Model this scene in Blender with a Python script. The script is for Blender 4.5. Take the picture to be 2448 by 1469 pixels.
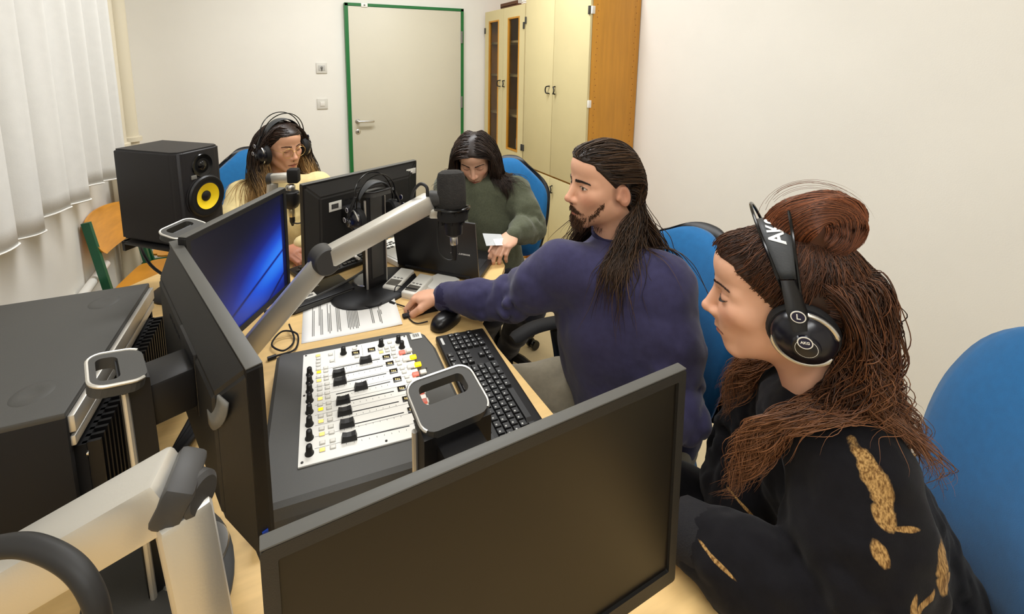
import bpy, bmesh, math, random
import numpy as np
from mathutils import Vector, Matrix, Euler

for _o in list(bpy.data.objects):
    bpy.data.objects.remove(_o, do_unlink=True)
random.seed(7)
SC = bpy.context.scene
COL = SC.collection

# ------------------------------------------------------------------ camera
CAM_H = 1.55
YAW = math.atan(466 / 1049.0)          # room depth axis is +Y, camera looks to its right
PITCH = math.atan(150 / 1038.0)
FPX, PX, PY = 1038.0, 1100.0, 300.0    # focal length and principal point for a 2448 x 1469 frame
cam_d = bpy.data.cameras.new('camera')
cam_d.sensor_fit = 'HORIZONTAL'
cam_d.sensor_width = 36.0
cam_d.lens = FPX / 2448.0 * 36.0
cam_d.shift_x = (1224.0 - PX) / 2448.0
cam_d.shift_y = (PY - 734.5) / 2448.0
cam_d.clip_start = 0.02
cam_o = bpy.data.objects.new('camera', cam_d)
COL.objects.link(cam_o)
cam_o.location = (0, 0, CAM_H)
cam_o.rotation_euler = (math.pi / 2 - PITCH, 0, -YAW)
SC.camera = cam_o

# ------------------------------------------------------------------ world, lights, exposure
W = bpy.data.worlds.new('world')
W.use_nodes = True
W.node_tree.nodes['Background'].inputs[0].default_value = (0.80, 0.86, 1.0, 1)
W.node_tree.nodes['Background'].inputs[1].default_value = 0.3
SC.world = W


def area(name, loc, rot, sx, sy, power, color):
    l = bpy.data.lights.new(name, 'AREA')
    l.shape = 'RECTANGLE'
    l.size, l.size_y = sx, sy
    l.energy = power
    l.color = color
    o = bpy.data.objects.new(name, l)
    COL.objects.link(o)
    o.location = loc
    o.rotation_euler = rot
    return o


LIGHT_COL = (0.955, 0.975, 1.0)
area('ceiling_lamp_light', (0.70, 2.15, 2.70), (0, 0, 0), 1.3, 0.35, 26, LIGHT_COL)
area('ceiling_lamp_light', (0.60, 0.65, 2.70), (0, 0, 0), 1.3, 0.35, 9, LIGHT_COL)
area('ceiling_lamp_light', (-0.10, -0.70, 2.70), (0, 0, 0), 1.3, 0.35, 14, LIGHT_COL)
SC.view_settings.view_transform = 'Standard'
SC.view_settings.look = 'None'
SC.view_settings.gamma = 1.0
SC.view_settings.use_curve_mapping = False
SC.view_settings.exposure = 0.56
SC.cycles.max_bounces = 8
SC.cycles.diffuse_bounces = 5
SC.cycles.transparent_max_bounces = 12

_F = Vector((math.sin(YAW) * math.cos(PITCH), math.cos(YAW) * math.cos(PITCH), -math.sin(PITCH)))
_R = Vector((math.cos(YAW), -math.sin(YAW), 0))
_U = _R.cross(_F)


def at(u, v, dep):
    """world point on the sight line of photo pixel (u, v), dep metres in front of the camera"""
    return Vector((0, 0, CAM_H)) + (_F + _R * ((u - PX) / FPX) - _U * ((v - PY) / FPX)) * dep


# ------------------------------------------------------------------ materials
MATS = {}


def srgb(r, g, b):
    def f(c):
        c /= 255.0
        return c / 12.92 if c <= 0.04045 else ((c + 0.055) / 1.055) ** 2.4
    return (f(r), f(g), f(b), 1)


def mat(name, col, rough=0.6, metal=0.0, noise=None, bump=None, spec=0.5, emit=None, sheen=0, subs=0,
        trans=0, coat=0, alpha=1, attr=None, ior=1.45):
    """noise=(scale, amount[, stretch vec]); bump=(scale, strength[, stretch vec])"""
    if name in MATS:
        return MATS[name]
    m = bpy.data.materials.new(name)
    m.use_nodes = True
    nt = m.node_tree
    b = nt.nodes['Principled BSDF']
    c = srgb(*col)
    b.inputs['Base Color'].default_value = c
    b.inputs['Roughness'].default_value = rough
    b.inputs['Metallic'].default_value = metal
    b.inputs['Specular IOR Level'].default_value = spec
    b.inputs['IOR'].default_value = ior
    if sheen:
        b.inputs['Sheen Weight'].default_value = sheen
        b.inputs['Sheen Roughness'].default_value = 0.5
    if subs:
        b.inputs['Subsurface Weight'].default_value = subs
        b.inputs['Subsurface Radius'].default_value = (0.012, 0.005, 0.003)
        b.inputs['Subsurface Scale'].default_value = 0.6
    if trans:
        b.inputs['Transmission Weight'].default_value = trans
    if coat:
        b.inputs['Coat Weight'].default_value = coat
        b.inputs['Coat Roughness'].default_value = 0.15
    if alpha < 1:
        b.inputs['Alpha'].default_value = alpha
    if emit:
        b.inputs['Emission Color'].default_value = srgb(*emit[0])
        b.inputs['Emission Strength'].default_value = emit[1]
    tc = None
    src = None
    if attr:
        a = nt.nodes.new('ShaderNodeAttribute')
        a.attribute_name = attr
        src = a.outputs['Color']
        nt.links.new(src, b.inputs['Base Color'])

    def coords(stretch):
        nonlocal tc
        if tc is None:
            tc = nt.nodes.new('ShaderNodeTexCoord')
        mp = nt.nodes.new('ShaderNodeMapping')
        mp.inputs['Scale'].default_value = stretch
        nt.links.new(tc.outputs['Object'], mp.inputs['Vector'])
        return mp.outputs['Vector']
    if noise:
        st = noise[2] if len(noise) > 2 else (1, 1, 1)
        n = nt.nodes.new('ShaderNodeTexNoise')
        n.inputs['Scale'].default_value = noise[0]
        n.inputs['Detail'].default_value = 4
        nt.links.new(coords(st), n.inputs['Vector'])
        mr = nt.nodes.new('ShaderNodeMapRange')
        mr.inputs['From Min'].default_value = 0.3
        mr.inputs['From Max'].default_value = 0.7
        mr.inputs['To Min'].default_value = 1 - noise[1]
        mr.inputs['To Max'].default_value = 1 + noise[1]
        nt.links.new(n.outputs['Fac'], mr.inputs['Value'])
        mx = nt.nodes.new('ShaderNodeMix')
        mx.data_type = 'RGBA'
        mx.blend_type = 'MULTIPLY'
        mx.inputs[0].default_value = 1
        if src:
            nt.links.new(src, mx.inputs[6])
        else:
            mx.inputs[6].default_value = c
        cmb = nt.nodes.new('ShaderNodeCombineColor')
        for i in range(3):
            nt.links.new(mr.outputs[0], cmb.inputs[i])
        nt.links.new(cmb.outputs[0], mx.inputs[7])
        nt.links.new(mx.outputs[2], b.inputs['Base Color'])
    if bump:
        st = bump[2] if len(bump) > 2 else (1, 1, 1)
        n = nt.nodes.new('ShaderNodeTexNoise')
        n.inputs['Scale'].default_value = bump[0]
        n.inputs['Detail'].default_value = 3
        nt.links.new(coords(st), n.inputs['Vector'])
        bp = nt.nodes.new('ShaderNodeBump')
        bp.inputs['Strength'].default_value = bump[1]
        bp.inputs['Distance'].default_value = 0.002
        nt.links.new(n.outputs['Fac'], bp.inputs['Height'])
        nt.links.new(bp.outputs[0], b.inputs['Normal'])
    MATS[name] = m
    return m


# ------------------------------------------------------------------ mesh helpers
def rotm(rx=0, ry=0, rz=0):
    return Euler((rx, ry, rz)).to_matrix()


class MB:
    """collects shapes of ONE part into one mesh"""

    def __init__(self):
        self.v, self.f, self.s = [], [], []

    def add(self, vs, fs, smooth=False):
        n = len(self.v)
        self.v += [tuple(p) for p in vs]
        self.f += [[i + n for i in q] for q in fs]
        self.s += [smooth] * len(fs)
        return self

    def box(self, c, s, r=None, bev=0.0, seg=2):
        hx, hy, hz = s[0] / 2, s[1] / 2, s[2] / 2
        if bev > 0:
            bm = bmesh.new()
            bmesh.ops.create_cube(bm, size=1)
            for v in bm.verts:
                v.co = Vector((v.co.x * s[0], v.co.y * s[1], v.co.z * s[2]))
            bmesh.ops.bevel(bm, geom=bm.edges[:], offset=min(bev, 0.49 * min(s)), segments=seg, profile=0.5, affect='EDGES')
            bm.verts.index_update()
            vs = [v.co.copy() for v in bm.verts]
            fs = [[v.index for v in f.verts] for f in bm.faces]
            bm.free()
        else:
            vs = [Vector((x * hx, y * hy, z * hz)) for x in (-1, 1) for y in (-1, 1) for z in (-1, 1)]
            fs = [(0, 1, 3, 2), (4, 6, 7, 5), (0, 4, 5, 1), (2, 3, 7, 6), (0, 2, 6, 4), (1, 5, 7, 3)]
        c = Vector(c)
        if r is not None:
            vs = [r @ p for p in vs]
        return self.add([p + c for p in vs], fs, bev > 0)

    def prism(self, pts, z0, z1, m=None, smooth=False, cap=True):
        """2-D outline (counter-clockwise) extruded along local z; m is a 4x4 matrix"""
        n = len(pts)
        vs = [Vector((x, y, z0)) for x, y in pts] + [Vector((x, y, z1)) for x, y in pts]
        if m is not None:
            vs = [m @ p for p in vs]
        fs = [(i, (i + 1) % n, n + (i + 1) % n, n + i) for i in range(n)]
        k = len(fs)
        self.add(vs, fs, smooth)
        if cap:
            b = len(self.v) - 2 * n
            self.f += [[b + i for i in range(n)][::-1], [b + n + i for i in range(n)]]
            self.s += [False, False]
        return self

    def ringprism(self, outer, inner, z0, z1, m=None):
        """frame: outline with a hole, both with the same number of points"""
        n = len(outer)
        vs = []
        for z in (z0, z1):
            vs += [Vector((x, y, z)) for x, y in outer] + [Vector((x, y, z)) for x, y in inner]
        if m is not None:
            vs = [m @ p for p in vs]
        fs = []
        for i in range(n):
            j = (i + 1) % n
            fs += [(i, n + i, n + j, j), (2 * n + i, 2 * n + j, 3 * n + j, 3 * n + i),
                   (i, j, 2 * n + j, 2 * n + i), (n + i, 3 * n + i, 3 * n + j, n + j)]
        return self.add(vs, fs)

    def tube(self, pts, rad, n=10, cap=True, smooth=True, flat=None):
        """sweep of a circle (flat=(a,b) scales it) along points; rad is one radius or a list"""
        pts = [Vector(p) for p in pts]
        if not hasattr(rad, '__len__'):
            rad = [rad] * len(pts)
        t0 = (pts[1] - pts[0]).normalized()
        up = Vector((0, 0, 1)) if abs(t0.z) < 0.9 else Vector((1, 0, 0))
        nx = t0.cross(up).normalized()
        ny = nx.cross(t0).normalized()
        vs, fs = [], []
        for i, p in enumerate(pts):
            a = pts[max(0, i - 1)]
            b = pts[min(len(pts) - 1, i + 1)]
            t = (b - a).normalized()
            nx = (nx - t * nx.dot(t)).normalized()
            ny = t.cross(nx) * -1
            for k in range(n):
                an = 2 * math.pi * k / n
                fa, fb = flat or (1, 1)
                vs.append(p + nx * (math.cos(an) * rad[i] * fa) + ny * (math.sin(an) * rad[i] * fb))
        for i in range(len(pts) - 1):
            for k in range(n):
                k2 = (k + 1) % n
                fs.append((i * n + k, i * n + k2, (i + 1) * n + k2, (i + 1) * n + k))
        if cap:
            fs.append(tuple(range(n))[::-1])
            fs.append(tuple((len(pts) - 1) * n + k for k in range(n)))
        return self.add(vs, fs, smooth)

    def lathe(self, prof, n=24, m=None, smooth=True, cap=True):
        """profile [(radius, z)] turned about local z"""
        vs, fs = [], []
        for r, z in prof:
            for k in range(n):
                an = 2 * math.pi * k / n
                vs.append(Vector((r * math.cos(an), r * math.sin(an), z)))
        for i in range(len(prof) - 1):
            for k in range(n):
                k2 = (k + 1) % n
                fs.append((i * n + k, i * n + k2, (i + 1) * n + k2, (i + 1) * n + k))
        if cap and prof[0][0] > 1e-6:
            fs.append(tuple(range(n))[::-1])
        if cap and prof[-1][0] > 1e-6:
            fs.append(tuple((len(prof) - 1) * n + k for k in range(n)))
        if m is not None:
            vs = [m @ p for p in vs]
        return self.add(vs, fs, smooth)

    def mesh(self, name):
        me = bpy.data.meshes.new(name)
        me.from_pydata(self.v, [], self.f)
        me.polygons.foreach_set('use_smooth', self.s)
        me.update()
        return me

    def build(self, name, m, parent=None, loc=None, rot=None, auto=True):
        o = bpy.data.objects.new(name, self.mesh(name))
        o.data.materials.append(m)
        COL.objects.link(o)
        if parent is not None:
            o.parent = parent
        if loc is not None:
            o.location = loc
        if rot is not None:
            o.rotation_euler = rot
        if auto and any(self.s):
            try:
                o.data.set_sharp_from_angle(angle=math.radians(40))
            except Exception:
                pass
        return o


def tag(o, label=None, cat=None, group=None, kind=None):
    for k, v in (('label', label), ('category', cat), ('group', group), ('kind', kind)):
        if v:
            o[k] = v
    return o


def thing(name, label, cat, loc=(0, 0, 0), rz=0.0, group=None, rot=None):
    o = bpy.data.objects.new(name, None)
    o.empty_display_size = 0.05
    COL.objects.link(o)
    o.location = loc
    o.rotation_euler = rot if rot is not None else (0, 0, rz)
    return tag(o, label, cat, group)


def copy_tree(o, parent=None):
    c = o.copy()
    COL.objects.link(c)
    c.parent = parent
    for ch in [x for x in bpy.data.objects if x.parent == o]:
        copy_tree(ch, c)
    return c


def rrect(w, h, r, n=5, cx=0, cy=0):
    out = []
    for qx, qy, a0 in ((1, 1, 0), (-1, 1, 90), (-1, -1, 180), (1, -1, 270)):
        for i in range(n + 1):
            a = math.radians(a0 + 90 * i / n)
            out.append((cx + qx * (w / 2 - r) + r * math.cos(a), cy + qy * (h / 2 - r) + r * math.sin(a)))
    return out


def spline(pts, n=8):
    """Catmull-Rom through points"""
    P = [Vector(p) for p in pts]
    P = [P[0] * 2 - P[1]] + P + [P[-1] * 2 - P[-2]]
    out = []
    for i in range(1, len(P) - 2):
        for k in range(n):
            t = k / n
            a, b, c, d = P[i - 1], P[i], P[i + 1], P[i + 2]
            out.append(0.5 * ((2 * b) + (c - a) * t + (2 * a - 5 * b + 4 * c - d) * t * t + (3 * b - a - 3 * c + d) * t ** 3))
    out.append(P[-2])
    return out


def text_part(name, body, size, m, parent, loc, rot, extrude=0.0003, align='CENTER', shear=0, bold=0.0):
    """lettering as a thin mesh"""
    cu = bpy.data.curves.new(name, 'FONT')
    cu.body = body
    cu.size = size
    cu.extrude = extrude
    cu.offset = bold
    cu.align_x = align
    cu.align_y = 'CENTER'
    cu.shear = shear
    cu.resolution_u = 3
    tmp = bpy.data.objects.new('tmp_text', cu)
    COL.objects.link(tmp)
    dg = bpy.context.evaluated_depsgraph_get()
    me = bpy.data.meshes.new_from_object(tmp.evaluated_get(dg))
    bpy.data.objects.remove(tmp, do_unlink=True)
    o = bpy.data.objects.new(name, me)
    o.data.materials.clear()
    o.data.materials.append(m)
    COL.objects.link(o)
    o.parent = parent
    o.location = loc
    o.rotation_euler = rot
    return o


# shared materials
WALL = mat('wall_paint', (236, 233, 225), 0.92, noise=(2.5, 0.02), bump=(220, 0.12))
FLOORM = mat('linoleum', (214, 196, 158), 0.45, noise=(9, 0.06))
BLACK = mat('black_plastic', (19, 18, 19), 0.45)
BLACKM = mat('black_matte', (17, 16, 17), 0.75)
BLACKG = mat('black_gloss', (10, 10, 11), 0.18)
DGREY = mat('dark_grey_plastic', (62, 61, 58), 0.55, bump=(900, 0.1))
GREY = mat('grey_plastic', (120, 118, 112), 0.5)
ALU = mat('brushed_aluminium', (214, 211, 203), 0.42, 0.75, bump=(400, 0.05))
SILVER = mat('silver', (205, 203, 198), 0.3, 0.9)
CHROME = mat('chrome', (220, 220, 218), 0.12, 1.0)
WHITE = mat('white_plastic', (236, 233, 226), 0.4)
PAPER = mat('paper', (240, 238, 232), 0.85)
INK = mat('grey_ink', (120, 118, 114), 0.9)
MAPLE = mat('maple_laminate', (226, 190, 128), 0.42, noise=(7, 0.07, (1.0, 9.0, 1.0)), bump=(60, 0.05, (1, 8, 1)))
# ------------------------------------------------------------------ the room
X0, X1, Y0, Y1, ZC = -0.82, 2.18, -2.2, 3.5, 2.75
for nm, c, s, m in (('floor', ((X0 + X1) / 2, (Y0 + Y1) / 2, -0.05), (X1 - X0 + .4, Y1 - Y0 + .4, 0.1), FLOORM),
                    ('ceiling', ((X0 + X1) / 2, (Y0 + Y1) / 2, ZC + .05), (X1 - X0 + .4, Y1 - Y0 + .4, 0.1), WALL),
                    ('wall_left', (X0 - .1, (Y0 + Y1) / 2, ZC / 2), (0.2, Y1 - Y0 + .4, ZC), WALL),
                    ('wall_right', (X1 + .1, (Y0 + Y1) / 2, ZC / 2), (0.2, Y1 - Y0 + .4, ZC), WALL),
                    ('wall_back', ((X0 + X1) / 2, Y1 + .1, ZC / 2), (X1 - X0, 0.2, ZC), WALL),
                    ('wall_front', ((X0 + X1) / 2, Y0 - .1, ZC / 2), (X1 - X0, 0.2, ZC), WALL)):
    tag(MB().box((0, 0, 0), s).build(nm, m, loc=c), kind='structure')
BASEM = mat('baseboard_paint', (170, 140, 96), 0.5)
tag(MB().box((0, 0, 0), (X1 - X0, .012, .07), bev=.003).build('baseboard_back', BASEM, loc=((X0 + X1) / 2, Y1 - .006, .035)), kind='structure')
tag(MB().box((0, 0, 0), (.012, Y1 - Y0, .07), bev=.003).build('baseboard_right', BASEM, loc=(X1 - .006, (Y0 + Y1) / 2, .035)), kind='structure')

# ceiling lamps (above the picture)
LAMP = mat('lamp_diffuser', (255, 250, 240), 0.5, emit=((255, 246, 228), 1.5))
for ly, lx, ll in ((2.15, .7, 'long white ceiling lamp nearest the door'), (.65, .6, 'long white ceiling lamp above the console'), (-.70, -.1, 'long white ceiling lamp behind the camera')):
    t = thing('ceiling_lamp', ll, 'lamp', (lx, ly, ZC), group='ceiling lamps above the desks')
    MB().box((0, 0, -.015), (1.36, .40, .03), bev=.006).build('housing', WHITE, t)
    MB().box((0, 0, -.034), (1.30, .35, .006)).build('diffuser', LAMP, t)

# door with green steel frame
DOORM = mat('door_laminate', (205, 199, 180), 0.45, noise=(3, .015))
GREENP = mat('green_paint', (28, 108, 52), 0.4)
dr = tag(thing('door_1', 'pale grey door in a thin green steel frame', None, (.60, Y1, 0)), kind='structure')
dw = 0.943
MB().box((dw / 2, -.022, .99), (dw, .04, 1.98), bev=.002).build('door_leaf', DOORM, dr)
fr = MB()
fr.box((-.014, -.02, 1.0), (.026, .05, 2.0)).box((dw + .013, -.02, 1.0), (.024, .05, 2.0)).box((dw / 2, -.02, 1.993), (dw + .05, .05, .022))
fr.build('door_frame', GREENP, dr)
hd = MB()
hd.lathe([(.020, 0), (.020, .006), (.009, .008), (.009, .045), (.011, .047), (0, .05)], 16, Matrix.Translation((.045, -.042, 1.09)) @ Matrix.Rotation(math.pi / 2, 4, 'X'))
hd.tube([(.045, -.085, 1.09), (.06, -.088, 1.09), (.15, -.088, 1.088), (.165, -.08, 1.088)], .0095, 10)
hd.build('door_handle', SILVER, dr)
kh = MB().lathe([(.020, 0), (.020, .005), (.017, .007), (0, .007)], 18, Matrix.Translation((.045, -.042, 1.006)) @ Matrix.Rotation(math.pi / 2, 4, 'X')).build('lock_plate', SILVER, dr)
MB().box((.045, -.050, 1.004), (.007, .003, .016)).build('keyhole', BLACK, dr)
for z in (1.765, 1.21, .3):
    MB().tube([(dw + .006, -.05, z - .05), (dw + .006, -.05, z + .05)], .008, 8).build('hinge', GREY, dr)
MB().box((.125, -.046, 1.99), (.05, .006, .03), bev=.002).build('door_contact', WHITE, dr)
MB().box((.125, -.050, 1.99), (.012, .004, .012), bev=.001).build('contact_cap', GREY, dr)

for z, rock in ((1.51, 'key'), (1.235, 'rocker')):
    lab = 'upper white key switch on the wall beside the door' if rock == 'key' else 'lower white light switch with square rocker beside the door'
    t = thing('light_switch', lab, 'light switch', (.392 if rock == 'key' else .386, Y1, z), group='switches beside the door')
    MB().box((0, -.005, 0), (.080, .01, .080), bev=.003).build('plate', mat('switch_plate', (214, 211, 202), .45), t)
    if rock == 'key':
        MB().box((0, -.011, 0), (.050, .004, .040), bev=.0015).build('insert', mat('switch_grey', (186, 184, 178), .5), t)
        MB().lathe([(.009, 0), (.009, .004), (0, .004)], 14, Matrix.Translation((0, -.013, .003)) @ Matrix.Rotation(math.pi / 2, 4, 'X')).build('key_barrel', GREY, t)
        MB().box((0, -.015, -.012), (.006, .004, .018)).build('key_slot', DGREY, t)
    else:
        MB().box((0, -.012, 0), (.034, .008, .034), r=rotm(.08), bev=.002).build('rocker', WHITE, t)

# heating pipes in the corner, window sill
PIPEM = mat('cream_pipe_paint', (226, 217, 194), .5)
for px_, lab in ((2.90, 'cream painted heating pipe nearer the curtain'), (3.15, 'cream painted heating pipe in the room corner')):
    t = thing('heating_pipe', lab, 'pipe', (X0 + .055, px_, 0), group='heating pipes beside the curtain')
    MB().tube([(0, 0, 0), (0, 0, 2.75)], .042, 16).build('pipe', PIPEM, t)
    MB().lathe([(.044, 0), (.058, .004), (.058, .03), (.044, .034)], 18, Matrix.Translation((0, 0, 1.08))).build('collar', PIPEM, t)
    MB().box((-.045, 0, 1.097), (.04, .02, .02)).build('wall_bracket', PIPEM, t)
tag(MB().box((X0 + .05, 1.35, 1.085), (.1, 2.5, .028), bev=.005).build('window_sill', PIPEM), kind='structure')  # sill board only, no window is modelled behind the curtain
t = thing('skirting_pipe', 'thin white heating pipe low along the curtain wall', 'pipe', (X0 + .03, 1.7, .55))
MB().tube([(0, -1.2, -.06), (0, -.35, -.04), (0, .9, 0)], .02, 12).build('pipe', WHITE, t)
for y in (-.9, .6):
    MB().box((-.015, y, -.03), (.03, .02, .05)).build('wall_bracket', WHITE, t)

# curtain: two pleated widths of white sheer
CURT = mat('curtain_voile', (222, 221, 217), .9, bump=(300, .1), noise=(30, .02))
CURT.node_tree.nodes['Principled BSDF'].inputs['Transmission Weight'].default_value = 0.0


def curtain(y0, y1, zb, xo, lab, seed):
    rnd = random.Random(seed)
    t = thing('curtain', lab, 'curtain', (xo, y0, zb), group='white curtains on the window wall')
    n, rows = 220, 26
    ph = [rnd.uniform(0, 6.28) for _ in range(6)]
    vs, fs = [], []
    for j in range(rows + 1):
        q = j / rows                                   # 0 bottom .. 1 top
        for i in range(n + 1):
            s = i / n
            y = s * (y1 - y0)
            a = .046 * (1.0 - .35 * q)
            w = y * 2 * math.pi / .165
            x = a * math.sin(w + .7 * math.sin(2.1 * y + ph[0]) + .25 * (1 - q) * math.sin(5 * y + ph[1]))
            x += .010 * math.sin(2 * w + ph[2] + q) + .006 * (1 - q) * math.sin(11 * y + ph[3])
            zz = q * (2.70 - zb) + (.012 * math.sin(w * .5 + ph[4]) + .012 * math.sin(1.3 * y)) * (1 - q)
            vs.append((x, y + .012 * math.sin(w + ph[5]) * (1 - q), zz))
    for j in range(rows):
        for i in range(n):
            a = j * (n + 1) + i
            fs.append((a, a + 1, a + n + 2, a + n + 1))
    mb = MB().add(vs, fs, True)
    o = mb.build('cloth', CURT, t, auto=False)
    so = o.modifiers.new('thick', 'SOLIDIFY')
    so.thickness = .0015
    hem = [Vector(vs[i]) + Vector((.002, 0, .004)) for i in range(0, n + 1)]
    MB().tube(hem, .0028, 5).build('hem', mat('hem_white', (246, 245, 240), .8), t)
    return t


curtain(1.02, 2.56, 1.02, -.70, 'long white pleated curtain hanging over the window', 3)
curtain(.10, 1.00, 1.03, -.70, 'second white curtain width overlapping at the frame edge', 5)
MB().tube([(-.70, -.1, 2.715), (-.70, 2.8, 2.715)], .011, 10).build('rail', WHITE)
tag(bpy.data.objects['rail'], 'white curtain rail under the ceiling', 'curtain rail').name = 'curtain_rail'

# ------------------------------------------------------------------ cupboards on the right wall
CREAM = mat('cream_laminate', (214, 200, 152), .5, noise=(5, .02))
AMBER = mat('amber_beech', (198, 138, 44), .5, noise=(6, .10, (6, 6, .6)))
AMBERD = mat('amber_beech_edge', (150, 92, 36), .55)
GLASS = mat('cupboard_glass', (220, 216, 205), .08, trans=1.0, ior=1.2)
INSIDE = mat('cupboard_inside', (206, 186, 140), .6)
XF, XB = 1.78, 2.175


def c_handle(parent, y, z, side):
    """small black half-moon pull"""
    pts = [(-.004, y + side * (.002 + .022 * math.cos(a)), z + .026 * math.sin(a)) for a in [math.radians(-80 + 20 * i) for i in range(9)]]
    pts = [(-.024 if 0 < i < 8 else -.002, p[1], p[2]) for i, p in enumerate(pts)]
    return MB().tube(pts, .0045, 8).build('handle', BLACK, parent)


def cupboard(y0, y1, ztop, lab, glass):
    t = thing('cupboard', lab, 'cupboard', (XF, y0, 0), group='tall cupboards on the right wall')
    w, d, ym = y1 - y0, XB - XF, .76
    th = .019
    for y, nm in ((th / 2, 'side_panel'), (w - th / 2, 'side_panel')):
        MB().box((d / 2 + .01, y, ztop / 2), (d - .02, th, ztop), bev=.001).build(nm, AMBER, t)
    MB().box((d / 2 + .01, w / 2, ztop - th / 2), (d - .02, w - 2 * th, th)).build('top_panel', AMBER, t)
    MB().box((d / 2 + .01, w / 2, .05), (d - .06, w - 2 * th, .1)).build('plinth', AMBERD, t)
    MB().box((d - .006, w / 2, ztop / 2), (.008, w - 2 * th, ztop - .05)).build('back_panel', INSIDE, t)
    MB().box((d / 2 + .01, w / 2, ym), (d - .02, w - 2 * th, th)).build('divider', AMBER, t)
    for z in ((1.117, 1.445, 1.717) if glass else (1.1, 1.5)):
        MB().box((d / 2 + .02, w / 2, z), (d - .07, w - 2 * th, .018)).build('shelf', INSIDE, t)
    half = w / 2
    for k in range(2):
        c = half * (k + .5)
        g = .004
        side = 1 if k == 0 else -1                     # handle edge lies towards the middle
        hy = c + side * (half / 2 - .026)
        lo = MB().box((0.009, c, (.10 + ym - .005) / 2), (.018, half - g, ym - .105 - g), bev=.0015).build('door', CREAM, t)
        c_handle(lo, hy, .675, -side)
        if not glass:
            up = MB().box((0.009, c, (ym + .006 + ztop) / 2), (.018, half - g, ztop - ym - .008), bev=.0015).build('door', CREAM, t)
            c_handle(up, hy, 1.365, -side)
        else:
            z0, z1 = ym + .006, ztop - .002
            m4 = Matrix(((0, 0, 1, 0), (1, 0, 0, c), (0, 1, 0, 0), (0, 0, 0, 1)))
            W2, H2, zc = (half - g), (z1 - z0), (z0 + z1) / 2
            st = .072
            up = MB().ringprism(rrect(W2, H2, .001, 1, 0, zc), rrect(W2 - 2 * st, H2 - 2 * st - .02, .001, 1, 0, zc), 0, .018, m4).build('door', CREAM, t)
            MB().ringprism(rrect(W2 - 2 * st, H2 - 2 * st - .02, .001, 1, 0, zc), rrect(W2 - 2 * st - .024, H2 - 2 * st - .044, .001, 1, 0, zc), -.003, .02, m4).build('bead', AMBER, up)
            MB().box((.010, c, zc), (.004, W2 - 2 * st - .02, H2 - 2 * st - .04)).build('pane', GLASS, up)
            c_handle(up, hy, 1.38, -side)
        ey = c - side * (half / 2 - .008)
        for z in (.25, .6, ym + .14, ztop - .16):
            MB().box((-.004, ey, z), (.012, .012, .05), bev=.001).build('hinge', DGREY, t)
    return t


cg = cupboard(2.822, 3.467, 1.985, 'tall cream cupboard with two glazed upper doors beside the door', True)
cs = cupboard(2.10, 2.812, 2.02, 'tall cream cupboard with solid doors and an orange wood side', False)
# white catch plates and dowel holes on the exposed side panel
for z in (1.86, 1.30):
    MB().box((.012, -.006, z), (.022, .012, .045), bev=.001).build('catch', WHITE, cs)
dh = MB()
for k in range(44):
    for xx in (.055, .355):
        dh.lathe([(.0032, 0), (.0032, .0012), (0, .0012)], 7, Matrix.Translation((xx + .004 * math.sin(k * 3.1), .0002, .34 + k * .037)) @ Matrix.Rotation(math.pi / 2, 4, 'X'))
dh.build('dowel_holes', AMBERD, cs)['kind'] = 'stuff'
# things in and on the cupboard
for k, (y, z, h, w, c) in enumerate(((2.98, 1.126, .26, .06, (214, 208, 196)), (2.915, 1.126, .24, .05, (196, 190, 178)), (2.94, .77, .30, .07, (225, 222, 214)), (3.03, .77, .22, .05, (120, 96, 60)))):
    t = thing('binder', ('tall pale binder behind the glass on the third shelf', 'narrow grey binder behind the glass on the third shelf', 'white binder standing behind the glass on the lowest shelf', 'brown book behind the glass on the lowest shelf')[k], 'binder', (1.86, y, z), group='binders behind the cupboard glass')
    MB().box((.09, 0, h / 2), (.18, w, h), bev=.002).build('cover', mat('binder_%d' % k, c, .7), t)
    MB().box((-.001, 0, h * .55), (.002, w * .7, h * .35)).build('spine_label', PAPER if k != 1 else GREY, t)
t = thing('storage_box', 'low white box on top of the solid cupboard', 'box', (1.98, 2.46, 2.02))
MB().box((0, 0, .04), (.30, .55, .08), bev=.004).build('box_body', WHITE, t)
MB().box((0, 0, .083), (.31, .56, .012), bev=.003).build('lid', PAPER, t)
t = thing('cable_coil', 'coil of white cable on the glazed cupboard', 'cable', (1.86, 2.90, 1.985))
MB().tube([(.05 * math.cos(a), .05 * math.sin(a) * 1.1, .004 + .0022 * a) for a in [i * .3 for i in range(50)]], .005, 7).build('cord', WHITE, t)
t = thing('flat_tray', 'flat brown tray lying on the glazed cupboard', 'tray', (1.96, 3.12, 1.985))
MB().box((0, 0, .012), (.30, .26, .024), bev=.004).build('tray_base', mat('brown_board', (92, 58, 36), .7), t)
for sx in (-.145, .145):
    MB().box((sx, 0, .03), (.01, .26, .03)).build('rim', mat('brown_board', (92, 58, 36), .7), t)
# ------------------------------------------------------------------ desks
ZD = 0.74
EDGE = mat('maple_edge', (206, 166, 104), .5)


def desk(name, lab, pts, legs):
    c = Vector((sum(p[0] for p in pts) / len(pts), sum(p[1] for p in pts) / len(pts)))
    t = thing(name, lab, 'desk', (c.x, c.y, 0))
    loc = [(p[0] - c.x, p[1] - c.y) for p in pts]
    MB().prism(loc, ZD - .025, ZD).build('worktop', MAPLE, t)
    ins = [(x * .97, y * .97) for x, y in loc]
    MB().prism(ins, ZD - .075, ZD - .0255).build('apron', EDGE, t)
    for x, y in legs:
        MB().tube([(x - c.x, y - c.y, 0.0), (x - c.x, y - c.y, ZD - .075)], .028, 14).build('leg', GREY, t)
    return t


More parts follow.
